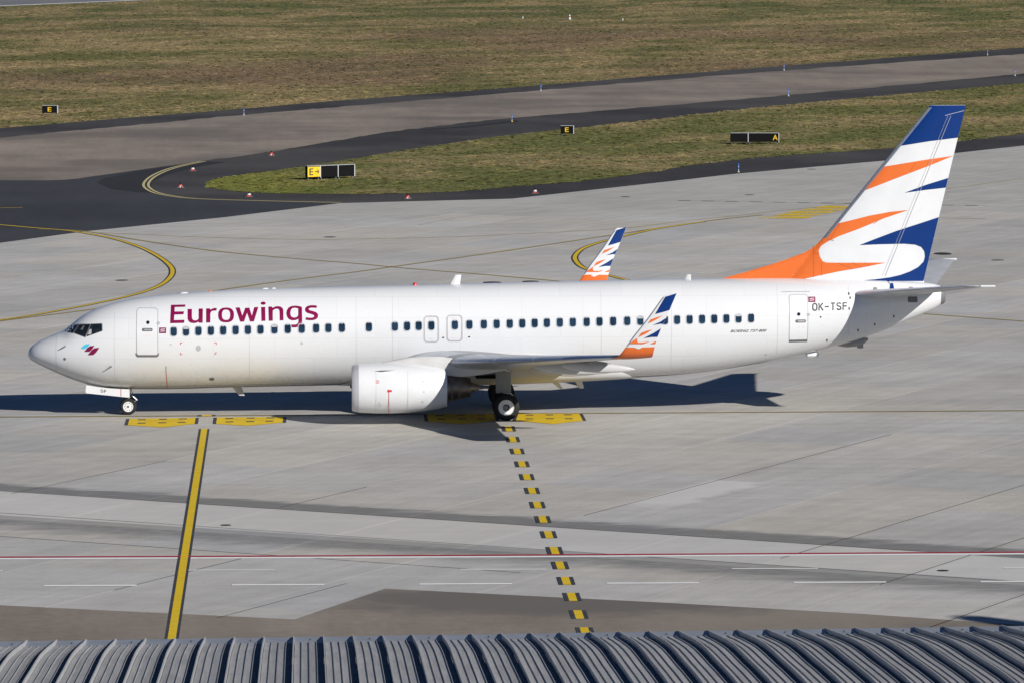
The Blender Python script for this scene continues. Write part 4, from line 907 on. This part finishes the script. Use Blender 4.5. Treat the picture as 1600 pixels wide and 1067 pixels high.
    # tailplane
    SLE = [(0.3, 33.75), (7.17, 38.15)]; STE = [(0.3, 37.45), (7.17, 39.20)]
    st = loft('tailplane', [section(s*y, lin(SLE, y), lin(STE, y), 4.86+(y-0.3)*0.129, 0.105-0.002*y, -1.0, 0.0) for y in (0.3, 0.9, 1.6, 2.6, 3.8, 5.0, 6.2, 7.05)]+[section(s*7.17, 38.4, 39.2, 4.86+6.87*0.129, 0.05, 0, 0)], 'tail_grey', plane)
    R = []
    for y in (1.0, 2.5, 4.2, 6.0, 6.9):
        sec = section(s*y, lin(SLE, y), lin(STE, y), 4.86+(y-0.3)*0.129, 0.105-0.002*y, -1.0, 0.0); n = len(sec); idx = [4, 3, 2, 1, 0, n-1, n-2, n-3]
        c = Vector((sum(sec[i][0] for i in idx)/8, s*y, sum(sec[i][2] for i in idx)/8)); R.append([tuple(c+(Vector(sec[i])-c)*1.06+Vector((-.008, 0, 0))) for i in idx])
    loft('leading_edge', R, 'bare_metal', st)
    box('elevator_tip', (38.65, min(s*7.02, s*7.22), 5.70), (39.26, max(s*7.02, s*7.22), 5.78), 'gloss_white', st, 0.02)
    for hx, hy in ((34.9, 1.15), (36.4, 1.0)): box('tailplane_fairing', (hx, s*hy-.05, 4.95), (hx+.16, s*hy+.05, 5.22), 'under_grey', st, 0.02)
    box('elevator_horn', (36.3, s*1.5-.08, 4.62), (36.7, s*1.5+.08, 4.85), 'seal_dark', st, 0.03)

    # engine
    cy = s*4.83; cz = 1.50
    cowl = lathe_x('engine_cowl', [(13.56, 1.0), (13.7, 1.015), (14.2, 1.04), (14.9, 1.045), (15.6, 1.02), (16.2, 0.965), (16.8, 0.865), (17.15, 0.775), (17.15, 0.735), (16.6, 0.74)], cy, cz, 'gloss_white', plane, 56, 0.03)
    lathe_x('inlet_lip', [(13.57, 0.998), (13.43, 0.985), (13.34, 0.96), (13.29, 0.93), (13.285, 0.89), (13.32, 0.845), (13.42, 0.80), (13.6, 0.78)], cy, cz, 'lip_metal', cowl, 56, 0.03)
    lathe_x('inlet_duct', [(13.59, 0.781), (13.9, 0.775), (14.3, 0.775)], cy, cz, 'seal_grey', cowl, 40, 0.02)
    lathe_x('fan_disc', [(14.29, 0.78), (14.3, 0.2)], cy, cz, 'fan_titanium', cowl, 40)
    lathe_x('spinner', [(13.95, 0.01), (14.05, 0.09), (14.3, 0.22)], cy, cz, 'sign_black', cowl, 24)
    for k in range(24):
        a = 2*math.pi*k/24; ca, sa = math.cos(a), math.sin(a); cb, sb = math.cos(a+.16), math.sin(a+.16)
        mesh_from('fan_blade', [(14.24, cy+.2*ca, cz+.2*sa), (14.24, cy+.76*ca, cz+.76*sa), (14.08, cy+.76*cb, cz+.76*sb), (14.12, cy+.2*cb, cz+.2*sb)], [(0, 1, 2, 3)], 'fan_titanium', cowl)
    lathe_x('bypass_void', [(17.05, 0.735), (17.04, 0.45)], cy, cz, 'dark_void', cowl, 40)
    core = lathe_x('core_cowl', [(16.6, 0.60), (17.15, 0.57), (17.5, 0.50), (17.8, 0.44), (18.08, 0.40), (18.12, 0.385), (18.05, 0.36)], cy, cz+.02, 'exhaust_metal', cowl, 40)
    lathe_x('exhaust_plug', [(17.9, 0.27), (18.2, 0.21), (18.45, 0.10), (18.5, 0.055), (18.85, 0.045), (18.88, 0.01)], cy, cz+.02, 'exhaust_metal', cowl, 24)
    lathe_x('nozzle_void', [(18.02, 0.37), (18.0, 0.2)], cy, cz+.02, 'dark_void', cowl, 24)
    for xx, rr in ((17.32, 0.552), (17.62, 0.484)): lathe_x('core_band', [(xx, rr), (xx+.01, rr+.006), (xx+.05, rr-.004)], cy, cz+.02, 'seal_dark', cowl, 40)
    def cowl_y(x, z):
        r = interp([(13.42, 0.985), (13.7, 1.015), (14.2, 1.04), (14.9, 1.045), (15.6, 1.02), (16.2, 0.965), (16.8, 0.865), (17.15, 0.775)], x); d = (z-cz)/(r*(1.03 if z < cz else 1))
        return abs(cy)+r*math.sqrt(max(0, 1-d*d))
    if s < 0:
        for xx in (14.26, 15.55):
            pts = [0.52+1.75*k/20 for k in range(21)]
            decal('cowl_seam', [[(xx-.006, z) for z in pts]+[(xx+.006, z) for z in reversed(pts)]], cowl_y, 'panel_line', cowl, 0.004, -1, 0)
        decal('red_stripe', [[(14.765, 1.46), (14.79, 1.46), (14.79, 0.50), (14.765, 0.50)]], cowl_y, 'stencil_red', cowl, 0.006, -1, 0.1)
        circ = lambda x, z, r: [(x+r*math.cos(2*math.pi*k/16), z+r*math.sin(2*math.pi*k/16)) for k in range(16)]
        decal('stencil', [circ(14.77, 1.50, 0.06)], cowl_y, 'stencil_red', cowl, 0.006, -1, 0); decal('stencil', [[(14.80, 1.46), (14.90, 1.46), (14.90, 1.54), (14.80, 1.54)]], cowl_y, 'stencil_red', cowl, 0.006, -1, 0)
        decal('stencil', [circ(14.32, 1.87, 0.07), list(reversed(circ(14.32, 1.87, 0.052)))], cowl_y, 'stencil_red', cowl, 0.006, -1, 0); decal('stencil', [circ(14.32, 1.87, 0.02)], cowl_y, 'stencil_red', cowl, 0.006, -1, 0)
        for a, b in ((14.40, 1.02), (14.36, 0.93), (14.45, 0.93), (14.42, 0.85)): decal('stencil', [rrect(a, b, 0.05, 0.03, 0.008, 2)], cowl_y, 'seal_grey', cowl, 0.006, -1, 0)
        for a, b in ((16.2, 1.45), (16.17, 1.86), (16.15, 1.04)): decal('latch', [circ(a, b, 0.03)], cowl_y, 'seal_grey', cowl, 0.006, -1, 0)
        loft('cowl_chine', [[(14.2+dx*t, cy-s*0+s*-0.0-0.70*(-s)*-1*0+s*0.70, cz+.78+h*t*0+0.0), (14.2+dx*t, cy+s*(0.70+.18*t*(1-t)*4), cz+.78+.12*t), (14.2+dx*t, cy+s*0.71, cz+.80)] for t, dx, h in ((0.02, 0.9, .1), (0.4, 0.9, .1), (0.9, 0.9, .1))], 'gloss_white', cowl, smooth=False)
    # pylon
    PX = [(14.55, 2.45, 2.56, 0.06), (15.0, 2.40, 2.66, 0.13), (15.6, 2.35, 2.76, 0.17), (16.3, 2.2, 2.80, 0.19), (17.0, 2.0, 2.78, 0.20), (17.8, 1.95, 2.65, 0.19), (18.6, 2.05, 2.52, 0.16), (19.6, 2.22, 2.42, 0.05)]
    loft('pylon', [[(x, cy+w*a, z0+(z1-z0)*b) for a, b in ((-1, 0.05), (-1, 0.55), (-0.85, 0.85), (-0.4, 1), (0.4, 1), (0.85, 0.85), (1, 0.55), (1, 0.05), (0.5, 0), (-0.5, 0))] for x, z0, z1, w in PX], 'fairing_white', plane)

    # main landing gear
    gear = loft('main_gear_leg', [[(19.62+0.085*r*math.cos(2*math.pi*k/16)+(z-.56)*0.02, s*(2.86+(z-.56)*0.05)+0.085*r*math.sin(2*math.pi*k/16), z) for k in range(16)] for z, r in ((0.50, 1.1), (0.60, 1.1), (0.62, 0.85), (1.05, 0.85), (1.07, 1.35), (2.3, 1.5))], 'strut_metal', plane)
    tube('axle', [(19.62, s*2.35, 0.545), (19.62, s*3.35, 0.545)], 0.075, 'strut_metal', gear, 14)
    tube('torque_link', [(19.75, s*2.88, 0.62), (20.02, s*2.88, 0.86), (19.78, s*2.9, 1.10)], [0.05, 0.035, 0.05], 'strut_metal', gear, 8)
    tube('side_brace', [(19.62, s*2.85, 1.15), (19.62, s*1.6, 1.62)], [0.05, 0.05], 'strut_metal', gear, 8)
    tube('brake_hose', [(19.5, s*2.95, 0.60), (19.42, s*2.98, 0.9), (19.5, s*2.92, 1.3)], 0.018, 'hose_black', gear, 6)
    box('gear_door', (19.20, s*3.06-0.02, 1.12), (19.83, s*3.06+0.02, 1.98), 'under_grey', gear, 0.01)
    for yy in (2.46, 3.26):
        o = s*yy; wh = lathe_y('main_wheel', [(o-.10, 0.28), (o-.175, 0.315), (o-.195, 0.40), (o-.185, 0.48), (o-.14, 0.53), (o-.07, 0.548), (o, 0.552), (o+.07, 0.548), (o+.14, 0.53), (o+.185, 0.48), (o+.195, 0.40), (o+.175, 0.315), (o+.10, 0.28)], 19.62, 0.552, 'tyre_rubber', plane, 48)
        for yc in (-.10, -.035, .035, .10): lathe_y('tread_groove', [(o+yc-.006, 0.5515-abs(yc)*.07), (o+yc+.006, 0.5515-abs(yc)*.07)], 19.62, 0.552, 'dark_void', wh, 40)
        f = o+s*0.188; lathe_y('rim', [(f-s*.02, 0.325), (f+s*.012, 0.32), (f+s*.012, 0.305), (f-s*.004, 0.29), (f-s*.004, 0.15), (f-s*.02, 0.135), (f-s*.02, 0.01)], 19.62, 0.552, 'rim_white', wh, 40)
        lathe_y('hub_cap', [(f-s*.03, 0.11), (f+s*.02, 0.105), (f+s*.03, 0.06), (f+s*.03, 0.01)], 19.60, 0.552, 'rim_shadow', wh, 24)
    # nose wheel of this side
    o = s*0.21; wh = lathe_y('nose_wheel', [(o-.05, 0.17), (o-.095, 0.205), (o-.105, 0.26), (o-.09, 0.315), (o-.05, 0.342), (o, 0.348), (o+.05, 0.342), (o+.09, 0.315), (o+.105, 0.26), (o+.095, 0.205), (o+.05, 0.17)], 4.06, 0.348, 'tyre_rubber', plane, 40)
    f = o+s*0.10; lathe_y('rim', [(f-s*.01, 0.215), (f+s*.010, 0.21), (f+s*.004, 0.19), (f-s*.004, 0.13), (f+s*.004, 0.11), (f+s*.004, 0.02)], 4.06, 0.348, 'rim_white', wh, 32)
    for k in range(10):
        a = 2*math.pi*k/10; lathe_y('rim_slot', [(f-s*.010, 0.024), (f+s*.006, 0.022)], 4.06+0.152*math.cos(a), 0.348+0.152*math.sin(a), 'seal_dark', wh, 8)
    lathe_y('hub_cap', [(f-s*.02, 0.06), (f+s*.012, 0.05), (f+s*.014, 0.01)], 4.06, 0.348, 'seal_dark', wh, 16)
    # nose gear door
    dp = [(2.34, 1.27), (2.31, 1.0), (2.36, 0.945), (4.06, 0.76), (4.13, 0.80), (4.13, 1.10), (3.2, 1.17), (2.5, 1.31)]
    dr = prism('nose_gear_door', dp, 'y', s*0.58-0.018, s*0.58+0.018, 'gloss_white', plane)
    if s < 0:
        flatd = lambda x, z: 0.60
        decal('red_stripe', [[(3.76, 0.815), (3.79, 0.812), (3.79, 1.11), (3.76, 1.115)]], flatd, 'stencil_red', dr, 0.003, -1, 0)
        lettering('door_lettering', 'SF', 2.93, 3.18, 0.985, 0.125, flatd, 'ink_black', dr, -0.1, 0.004, 0, 0.003, -1, 0)
# nose gear
ng = loft('nose_gear_leg', [[(4.06+0.06*r*math.cos(2*math.pi*k/14)+(z-.35)*0.03, 0.06*r*math.sin(2*math.pi*k/14), z) for k in range(14)] for z, r in ((0.30, 1.2), (0.42, 1.2), (0.44, 0.85), (0.70, 0.85), (0.72, 1.3), (1.35, 1.4))], 'strut_metal', plane)
tube('axle', [(4.06, -0.22, 0.348), (4.06, 0.22, 0.348)], 0.05, 'strut_metal', ng, 12)
tube('torque_link', [(4.12, -.03, 0.44), (4.42, -.03, 0.60), (4.14, -.03, 0.86)], [0.045, 0.03, 0.045], 'strut_metal', ng, 8)
tube('torque_link', [(4.12, .05, 0.44), (4.42, .05, 0.60), (4.14, .05, 0.86)], [0.04, 0.028, 0.04], 'strut_metal', ng, 8)
tube('steering_hose', [(4.10, -.07, 0.75), (4.24, -.09, 0.86), (4.2, -.08, 1.02), (4.12, -.06, 1.1)], 0.016, 'hose_black', ng, 6)
tube('drag_brace', [(4.06, 0, 0.95), (3.3, 0, 1.3)], 0.04, 'strut_metal', ng, 8)
box('taxi_lamp', (3.90, -0.09, 0.86), (4.0, 0.09, 1.0), 'strut_metal', ng, 0.02)
for s in (-1, 1): box('wheel_well', (18.4, min(s*1.0, s*2.75), 1.68), (19.4, max(s*1.0, s*2.75), 1.76), 'dark_void', plane)
box('wheel_well', (2.5, -0.36, 1.12), (4.2, 0.36, 1.16), 'dark_void', plane)
for o in bpy.data.objects:
    if o.parent is plane: o.matrix_parent_inverse = PINV
# ------------------------------------------------------------------ terminal roof in the foreground
term = empty('terminal_building', (15.5, -126.7, 0)); tag(term, 'low terminal building whose curved grey ribbed metal roof runs along the foreground', 'building')
TI = Matrix.Translation((-15.5, 126.7, 0))
Y0 = -126.7; BAY = 0.5995; ZS = 0.0091; X0 = 5.73
VA = [(0, 8.42), (1.4, 8.495), (3.5, 8.715), (7.7, 9.125), (11.3, 9.38), (16.4, 9.73), (22, 9.95), (28, 10.02), (36, 9.70), (44, 8.9)]
VS = [0, 1.4, 2.2, 3.2, 4.4, 5.8, 7.4, 9.2, 11.2, 13.4, 16, 19, 22.5, 26, 30, 34, 39, 44]
vz = lambda d: interp(VA, d)
def strip_mesh(name, x0, x1, h0, h1, mat, d0=0.0, seam=0.0, top=None):
    v = []; f = []; ds = [d for d in VS if d >= d0]
    for d in ds:
        z = vz(d); y = Y0-d
        zt = z+h1 if top is None else max(z+0.012, interp(top, d))
        v += [(x0, y, z+h0), (x0, y, zt), (x1, y, zt), (x1, y, z+h0)]
        if seam: v += [(x1-0.012, y, z+h1), (x1-0.012, y, z+h1+seam), (x1-0.002, y, z+h1+seam), (x1-0.002, y, z+h1)]
    k = 8 if seam else 4
    for i in range(len(ds)-1):
        a = i*k; b = a+k
        for j in range(4): f.append((a+j, a+(j+1) % 4, b+(j+1) % 4, b+j))
        if seam:
            for j in (4, 5, 6): f.append((a+j, a+j+1, b+j+1, b+j))
    f.append((0, 1, 2, 3)); n = (len(ds)-1)*k; f.append((n+3, n+2, n+1, n))
    me = bpy.data.meshes.new(name); me.from_pydata(v, [], f); me.update()
    bm = bmesh.new(); bm.from_mesh(me); bmesh.ops.recalc_face_normals(bm, faces=bm.faces); bm.to_mesh(me); bm.free()
    me.materials.append(MAT[mat]); return me
rib_me = strip_mesh('roof_rib', -0.012, 0.012, -0.03, 0.08, 'roof_rib', 0, 0, [(0, 8.43), (1.4, 8.572), (3.5, 8.80), (7.7, 9.215), (11.3, 9.47), (16.4, 9.82), (22, 10.04), (28, 10.11), (36, 9.79), (44, 8.99)])
pw = 0.146
panel_me = [strip_mesh('roof_panel', 0.024+pw*k, 0.024+pw*(k+1)-0.002, -0.03, 0.0, 'roof_metal', 1.4, 0.020) for k in range(3)]
blue_strip_me = strip_mesh('roof_blue_strip', 0.024+pw*3, BAY-0.024, -0.05, -0.012, 'roof_dark_blue', 1.4)  # dark blue strip between the last panel and the next rib
flash_me = strip_mesh('eave_flashing', 0.0, BAY, -0.06, -0.036, 'roof_flashing')
rr = random.Random(9)
def put(me, name, x, dz=0.0):
    o = bpy.data.objects.new(name, me); COL.objects.link(o); o.parent = term; o.matrix_parent_inverse = TI; o.location = (x, 0, ZS*(x-15.55)+0.08+dz); return o
for k in range(-5, 42):
    x = X0+BAY*k
    put(rib_me, 'roof_rib', x)
    for m in panel_me: put(m, 'roof_panel', x, rr.uniform(-0.004, 0.004))
    put(blue_strip_me, 'roof_blue_strip', x)
XA, XB = X0-5*BAY, X0+42*BAY
zz = lambda x: ZS*(x-15.55)+0.08
# continuous eave sheet below the ribs, gutter and walls
mesh_from('eave_flashing', [(XA, Y0-1.5, vz(1.4)-0.045+zz(XA)), (XB, Y0-1.5, vz(1.4)-0.045+zz(XB)), (XB, Y0+0.03, vz(0)-0.02+zz(XB)), (XA, Y0+0.03, vz(0)-0.02+zz(XA)), (XA, Y0+0.03, vz(0)-0.45+zz(XA)), (XB, Y0+0.03, vz(0)-0.45+zz(XB))], [(0, 1, 2, 3), (3, 2, 5, 4)], 'roof_flashing', term).matrix_parent_inverse = TI
for k in range(-5, 42, 2):
    x = X0+BAY*(k+.55); b = box('flashing_bolt', (x-.012, Y0-.62, vz(.6)-.04+zz(x)), (x+.012, Y0-.58, vz(.6)+.0+zz(x)), 'cast_iron', term); b.matrix_parent_inverse = TI
for nm, lo, hi, m in (('facade_wall', (XA, Y0-44, 0), (XB, Y0-0.6, 3.2), 'facade'), ('facade_glazing', (XA+.1, Y0-43.8, 3.2), (XB-.1, Y0-0.8, 7.2), 'facade_glass'), ('facade_fascia', (XA, Y0-44, 7.2), (XB, Y0-0.4, 7.95), 'facade')):
    b = box(nm, lo, hi, m, term); b.matrix_parent_inverse = TI

# mast added out of view, shaped to cast a wedge of shadow
mast = empty('shadow_mast', (57.5, -93.2, 0)); tag(mast, 'tall grey mast added out of view on the right to throw a shadow on the apron', 'shadow caster')
loft('pole', [[(r*math.cos(2*math.pi*k/20), r*math.sin(2*math.pi*k/20), z) for k in range(20)] for z, r in ((0, 0.80), (10, 0.72), (17.2, 0.72), (18.7, 0.55), (18.9, 0.30))], 'mast_grey', mast)
box('mast_crossbar', (-0.25, -0.12, 16.2), (0.25, 0.12, 16.4), 'mast_grey', mast)
box('base_plate', (-0.7, -0.7, 0), (0.7, 0.7, 0.06), 'mast_grey', mast)

# ------------------------------------------------------------------ airfield signs, lights, markers
def sign(name, a, b, h, modules, label, leg=0.18):
    A, B = Vector(a), Vector(b); w = (B-A).length; d = (B-A).normalized(); ang = math.atan2(d.y, d.x)
    r = empty(name, (A.x, A.y, 0)); r.rotation_euler.z = ang; tag(r, label, 'sign', 'taxiway guidance signs')
    x = 0
    for frac, mat, txt, tmat, tx in modules:
        x1 = x+w*frac
        box('panel_housing', (x, -0.01, leg), (x1, 0.26, leg+h), 'sign_black', r, 0.01)
        f = box('panel_face', (x+.03, -0.022, leg+.045), (x1-.03, -0.012, leg+h-.045), mat, r)
        if txt:
            ww = tx[1]-tx[0]; lettering('sign_lettering', txt, x+tx[0]*(x1-x), x+tx[1]*(x1-x), leg+h*0.20, h*0.60, lambda x_, z_: 0.022, tmat, r, 0, 0.01, 0, 0.004, -1, 0)
        if txt == 'E' and mat == 'sign_yellow':
            cx = x+0.72*(x1-x); cz_ = leg+h*.5; L = 0.16*(x1-x)
            decal('sign_arrow', [[(cx-L, cz_-.03), (cx+L*.45, cz_-.03), (cx+L*.2, cz_-.15), (cx+L*.45, cz_-.15), (cx+L*1.05, cz_), (cx+L*.45, cz_+.15), (cx+L*.2, cz_+.15), (cx+L*.45, cz_+.03), (cx-L, cz_+.03)]], lambda x_, z_: 0.022, tmat, r, 0.004, -1, 0)
        for lx in (x+.12, x1-.12): box('leg', (lx-.03, 0.08, -0.02), (lx+.03, 0.16, leg), 'seal_dark', r)
        box('top_rail', (x, -0.012, leg+h), (x1, 0.262, leg+h+.03), 'seal_grey', r)
        box('end_post', (x1-.03, -0.03, leg-.02), (x1+.02, 0.28, leg+h+.02), 'lamp_white', r)
        x = x1
    return r
sign('taxiway_sign', E_SIGN[0], E_SIGN[1], 0.58, [(1.0, 'sign_black', 'E', 'sign_yellow', (0.36, 0.60))], 'small black sign with yellow letter E on dry grass beyond the far taxiway')
sign('taxiway_sign', E_SIGN2[0], E_SIGN2[1], 0.58, [(1.0, 'sign_black', 'E', 'sign_yellow', (0.34, 0.62))], 'small black sign with yellow letter E at the edge of the middle grass strip')
sign('taxiway_sign', A_SIGN[0], A_SIGN[1], 0.64, [(0.37, 'sign_black', '', None, None), (0.63, 'sign_black', 'A', 'sign_yellow', (0.80, 0.96))], 'long black two-panel sign with a yellow letter A at its right end')
sign('taxiway_sign', EA_SIGN[0], EA_SIGN[1], 0.76, [(0.28, 'sign_yellow', 'E', 'ink_black', (0.16, 0.46)), (0.37, 'sign_black', '', None, None), (0.35, 'sign_black', '', None, None)], 'sign with yellow E and arrow panel beside two black panels on green grass tip')
names = ['blue edge light on the far taxiway margin, nearest the left edge of the photo', 'blue edge light on the far taxiway margin, second from the left', 'blue edge light on the far taxiway margin, third from the left', 'blue edge light on the far taxiway margin, nearest the right edge', 'blue edge light on the near taxiway margin above the two-panel A sign', 'blue edge light with yellowish foot on the near margin above the middle E sign', 'blue edge light on the near taxiway margin at the right edge of the photo', 'slim blue and white edge light on dark shoulder below the two-panel A sign']
for k, (x, y) in enumerate(BLUE_LIGHTS):
    r = empty('edge_light', (x, y, 0.02)); tag(r, names[k], 'light', 'blue taxiway edge lights')
    H = 0.62 if k != 7 else 0.62
    cyl = lambda nm, z0, z1, ra, rb, m: loft(nm, [[(ra*math.cos(2*math.pi*q/12), ra*math.sin(2*math.pi*q/12), z0) for q in range(12)], [(rb*math.cos(2*math.pi*q/12), rb*math.sin(2*math.pi*q/12), z1) for q in range(12)]], m, r)
    cyl('base', 0, 0.04, 0.09, 0.07, 'sign_yellow' if k == 5 else 'lamp_white'); cyl('stem', 0.05, 0.20, 0.028, 0.028, 'lamp_white'); cyl('sleeve', 0.20, 0.34, 0.030, 0.030, 'lamp_blue'); cyl('sleeve', 0.34, 0.42, 0.030, 0.030, 'lamp_white'); cyl('lens', 0.42, H, 0.042, 0.03, 'lamp_blue')
cn = ['red and white marker on dark asphalt, the one highest up beside the pale taxiway', 'red and white marker just right of the pale double curve line end', 'red and white marker inside the bend of the pale double line', 'red and white marker below the green grass tip', 'red and white marker on the dark shoulder left of centre', 'red and white marker on the dark shoulder, rightmost of the six']
for k, (x, y) in enumerate(CONES):
    r = empty('marker_lamp', (x, y, 0.012)); tag(r, cn[k], 'marker', 'red and white apron markers')
    ring = lambda z, a: [(a*math.cos(2*math.pi*q/12), a*math.sin(2*math.pi*q/12), z) for q in range(12)]
    r.scale = (0.72, 0.72, 0.8)
    box('foot', (-0.36, -0.36, 0), (0.36, 0.36, 0.035), 'seal_dark', r, 0.01)
    loft('cone', [ring(0.035, 0.24), ring(0.16, 0.19)], 'cone_red' if k % 2 else 'lamp_white', r); loft('cone_band', [ring(0.16, 0.19), ring(0.29, 0.12)], 'lamp_white' if k % 2 else 'cone_red', r); loft('cap', [ring(0.29, 0.085), ring(0.42, 0.06)], 'sign_black', r)
    for a in (0.4, 2.5): box('wing_mark', (0.16*math.cos(a)-.06, -0.27, 0.05), (0.16*math.cos(a)+.06, -0.20, 0.16), 'cone_red', r)
for k, (x, y) in enumerate(FAR_MARKERS):
    r = empty('field_marker', (x, y, 0)); tag(r, ['orange and white marker post standing far out in the dry grass', 'tiny white marker post left of the orange post far out in the grass', 'tiny white marker post right of the orange post far out in the grass'][k], 'marker', 'marker posts far out in the grass')
    sc = 0.75 if k == 0 else 0.35
    ring = lambda z, a: [(a*sc*math.cos(2*math.pi*q/10), a*sc*math.sin(2*math.pi*q/10), z*sc) for q in range(10)]
    loft('post', [ring(0, 0.22), ring(0.35, 0.17)], 'lamp_white', r); loft('band', [ring(0.35, 0.17), ring(0.55, 0.14)], 'cone_red' if k == 0 else 'lamp_white', r); loft('cap', [ring(0.55, 0.14), ring(0.75, 0.08)], 'lamp_white', r)

# ------------------------------------------------------------------ grass tufts
def inside(poly, x, y):
    c = False; j = len(poly)-1
    for i in range(len(poly)):
        a, b = poly[i], poly[j]
        if (a[1] > y) != (b[1] > y) and x < (b[0]-a[0])*(y-a[1])/(b[1]-a[1])+a[0]: c = not c
        j = i
    return c
def yline(line, x):
    for a, b in zip(line[:-1], line[1:]):
        if a[0] <= x <= b[0]: return a[1]+(b[1]-a[1])*(x-a[0])/(b[0]-a[0])
    return None
rg = random.Random(21)
def tufts(name, pts, z):
    v = []; f = []
    for x, y, h in pts:
        for q in range(2):
            a = rg.uniform(0, math.pi); w = rg.uniform(0.12, 0.42); hh = h*rg.uniform(0.6, 1.25); dx, dy = math.cos(a)*w, math.sin(a)*w*0.8; lx, ly = rg.uniform(-.07, .07), rg.uniform(-.07, .07)
            b = len(v); v += [(x-dx, y-dy, z-.01), (x+dx, y+dy, z-.01), (x+dx*.35+lx, y+dy*.35+ly, z+hh), (x-dx*.45+lx, y-dy*.45+ly, z+hh*.8)]; f.append((b, b+1, b+2, b+3))
    me = bpy.data.meshes.new(name); me.from_pydata(v, [], f); me.update()
    o = link(name, me, 'grass_blades'); tag(o, kind='stuff'); return o
topl = [(p[0], p[1]) for p in catmull(extend(ISL_TOP, 0, 60), 3)]; botl = [(p[0], p[1]) for p in catmull(extend(ISL_BOT, 0, 70), 3)]
pts = []
while len(pts) < 16000:
    x = rg.uniform(4.9, 90); y = rg.uniform(138, 310)
    if not (-0.06 < (x-11.37)/(y+246.66) < 0.13): continue
    a, b = yline(topl, x), yline(botl, x)
    if a is None or b is None or not (b-0.3 < y < a+0.3): continue
    pts.append((x, y, rg.uniform(0.015, 0.04)))
tag(tufts('grass_tufts', pts, 0.02), 'short green and dry grass on the strip between the taxiway and the apron', 'grass')
pts = []
lo = extend(TW_FAR_OUT, 30, 60)
while len(pts) < 45000:
    k = 440+(770-440)*rg.random()**1.25; t = rg.uniform(-0.058, 0.128); x = 11.37+t*k; y = k-246.66
    b = yline(lo, x)
    if b is None or y < b-0.3: continue
    if y > 500+(x+26)*1.25: continue
    pts.append((x, y, rg.uniform(0.02, 0.05)))
tag(tufts('grass_tufts', pts, -0.03), 'wide field of dry brown and green grass beyond the taxiway', 'grass')
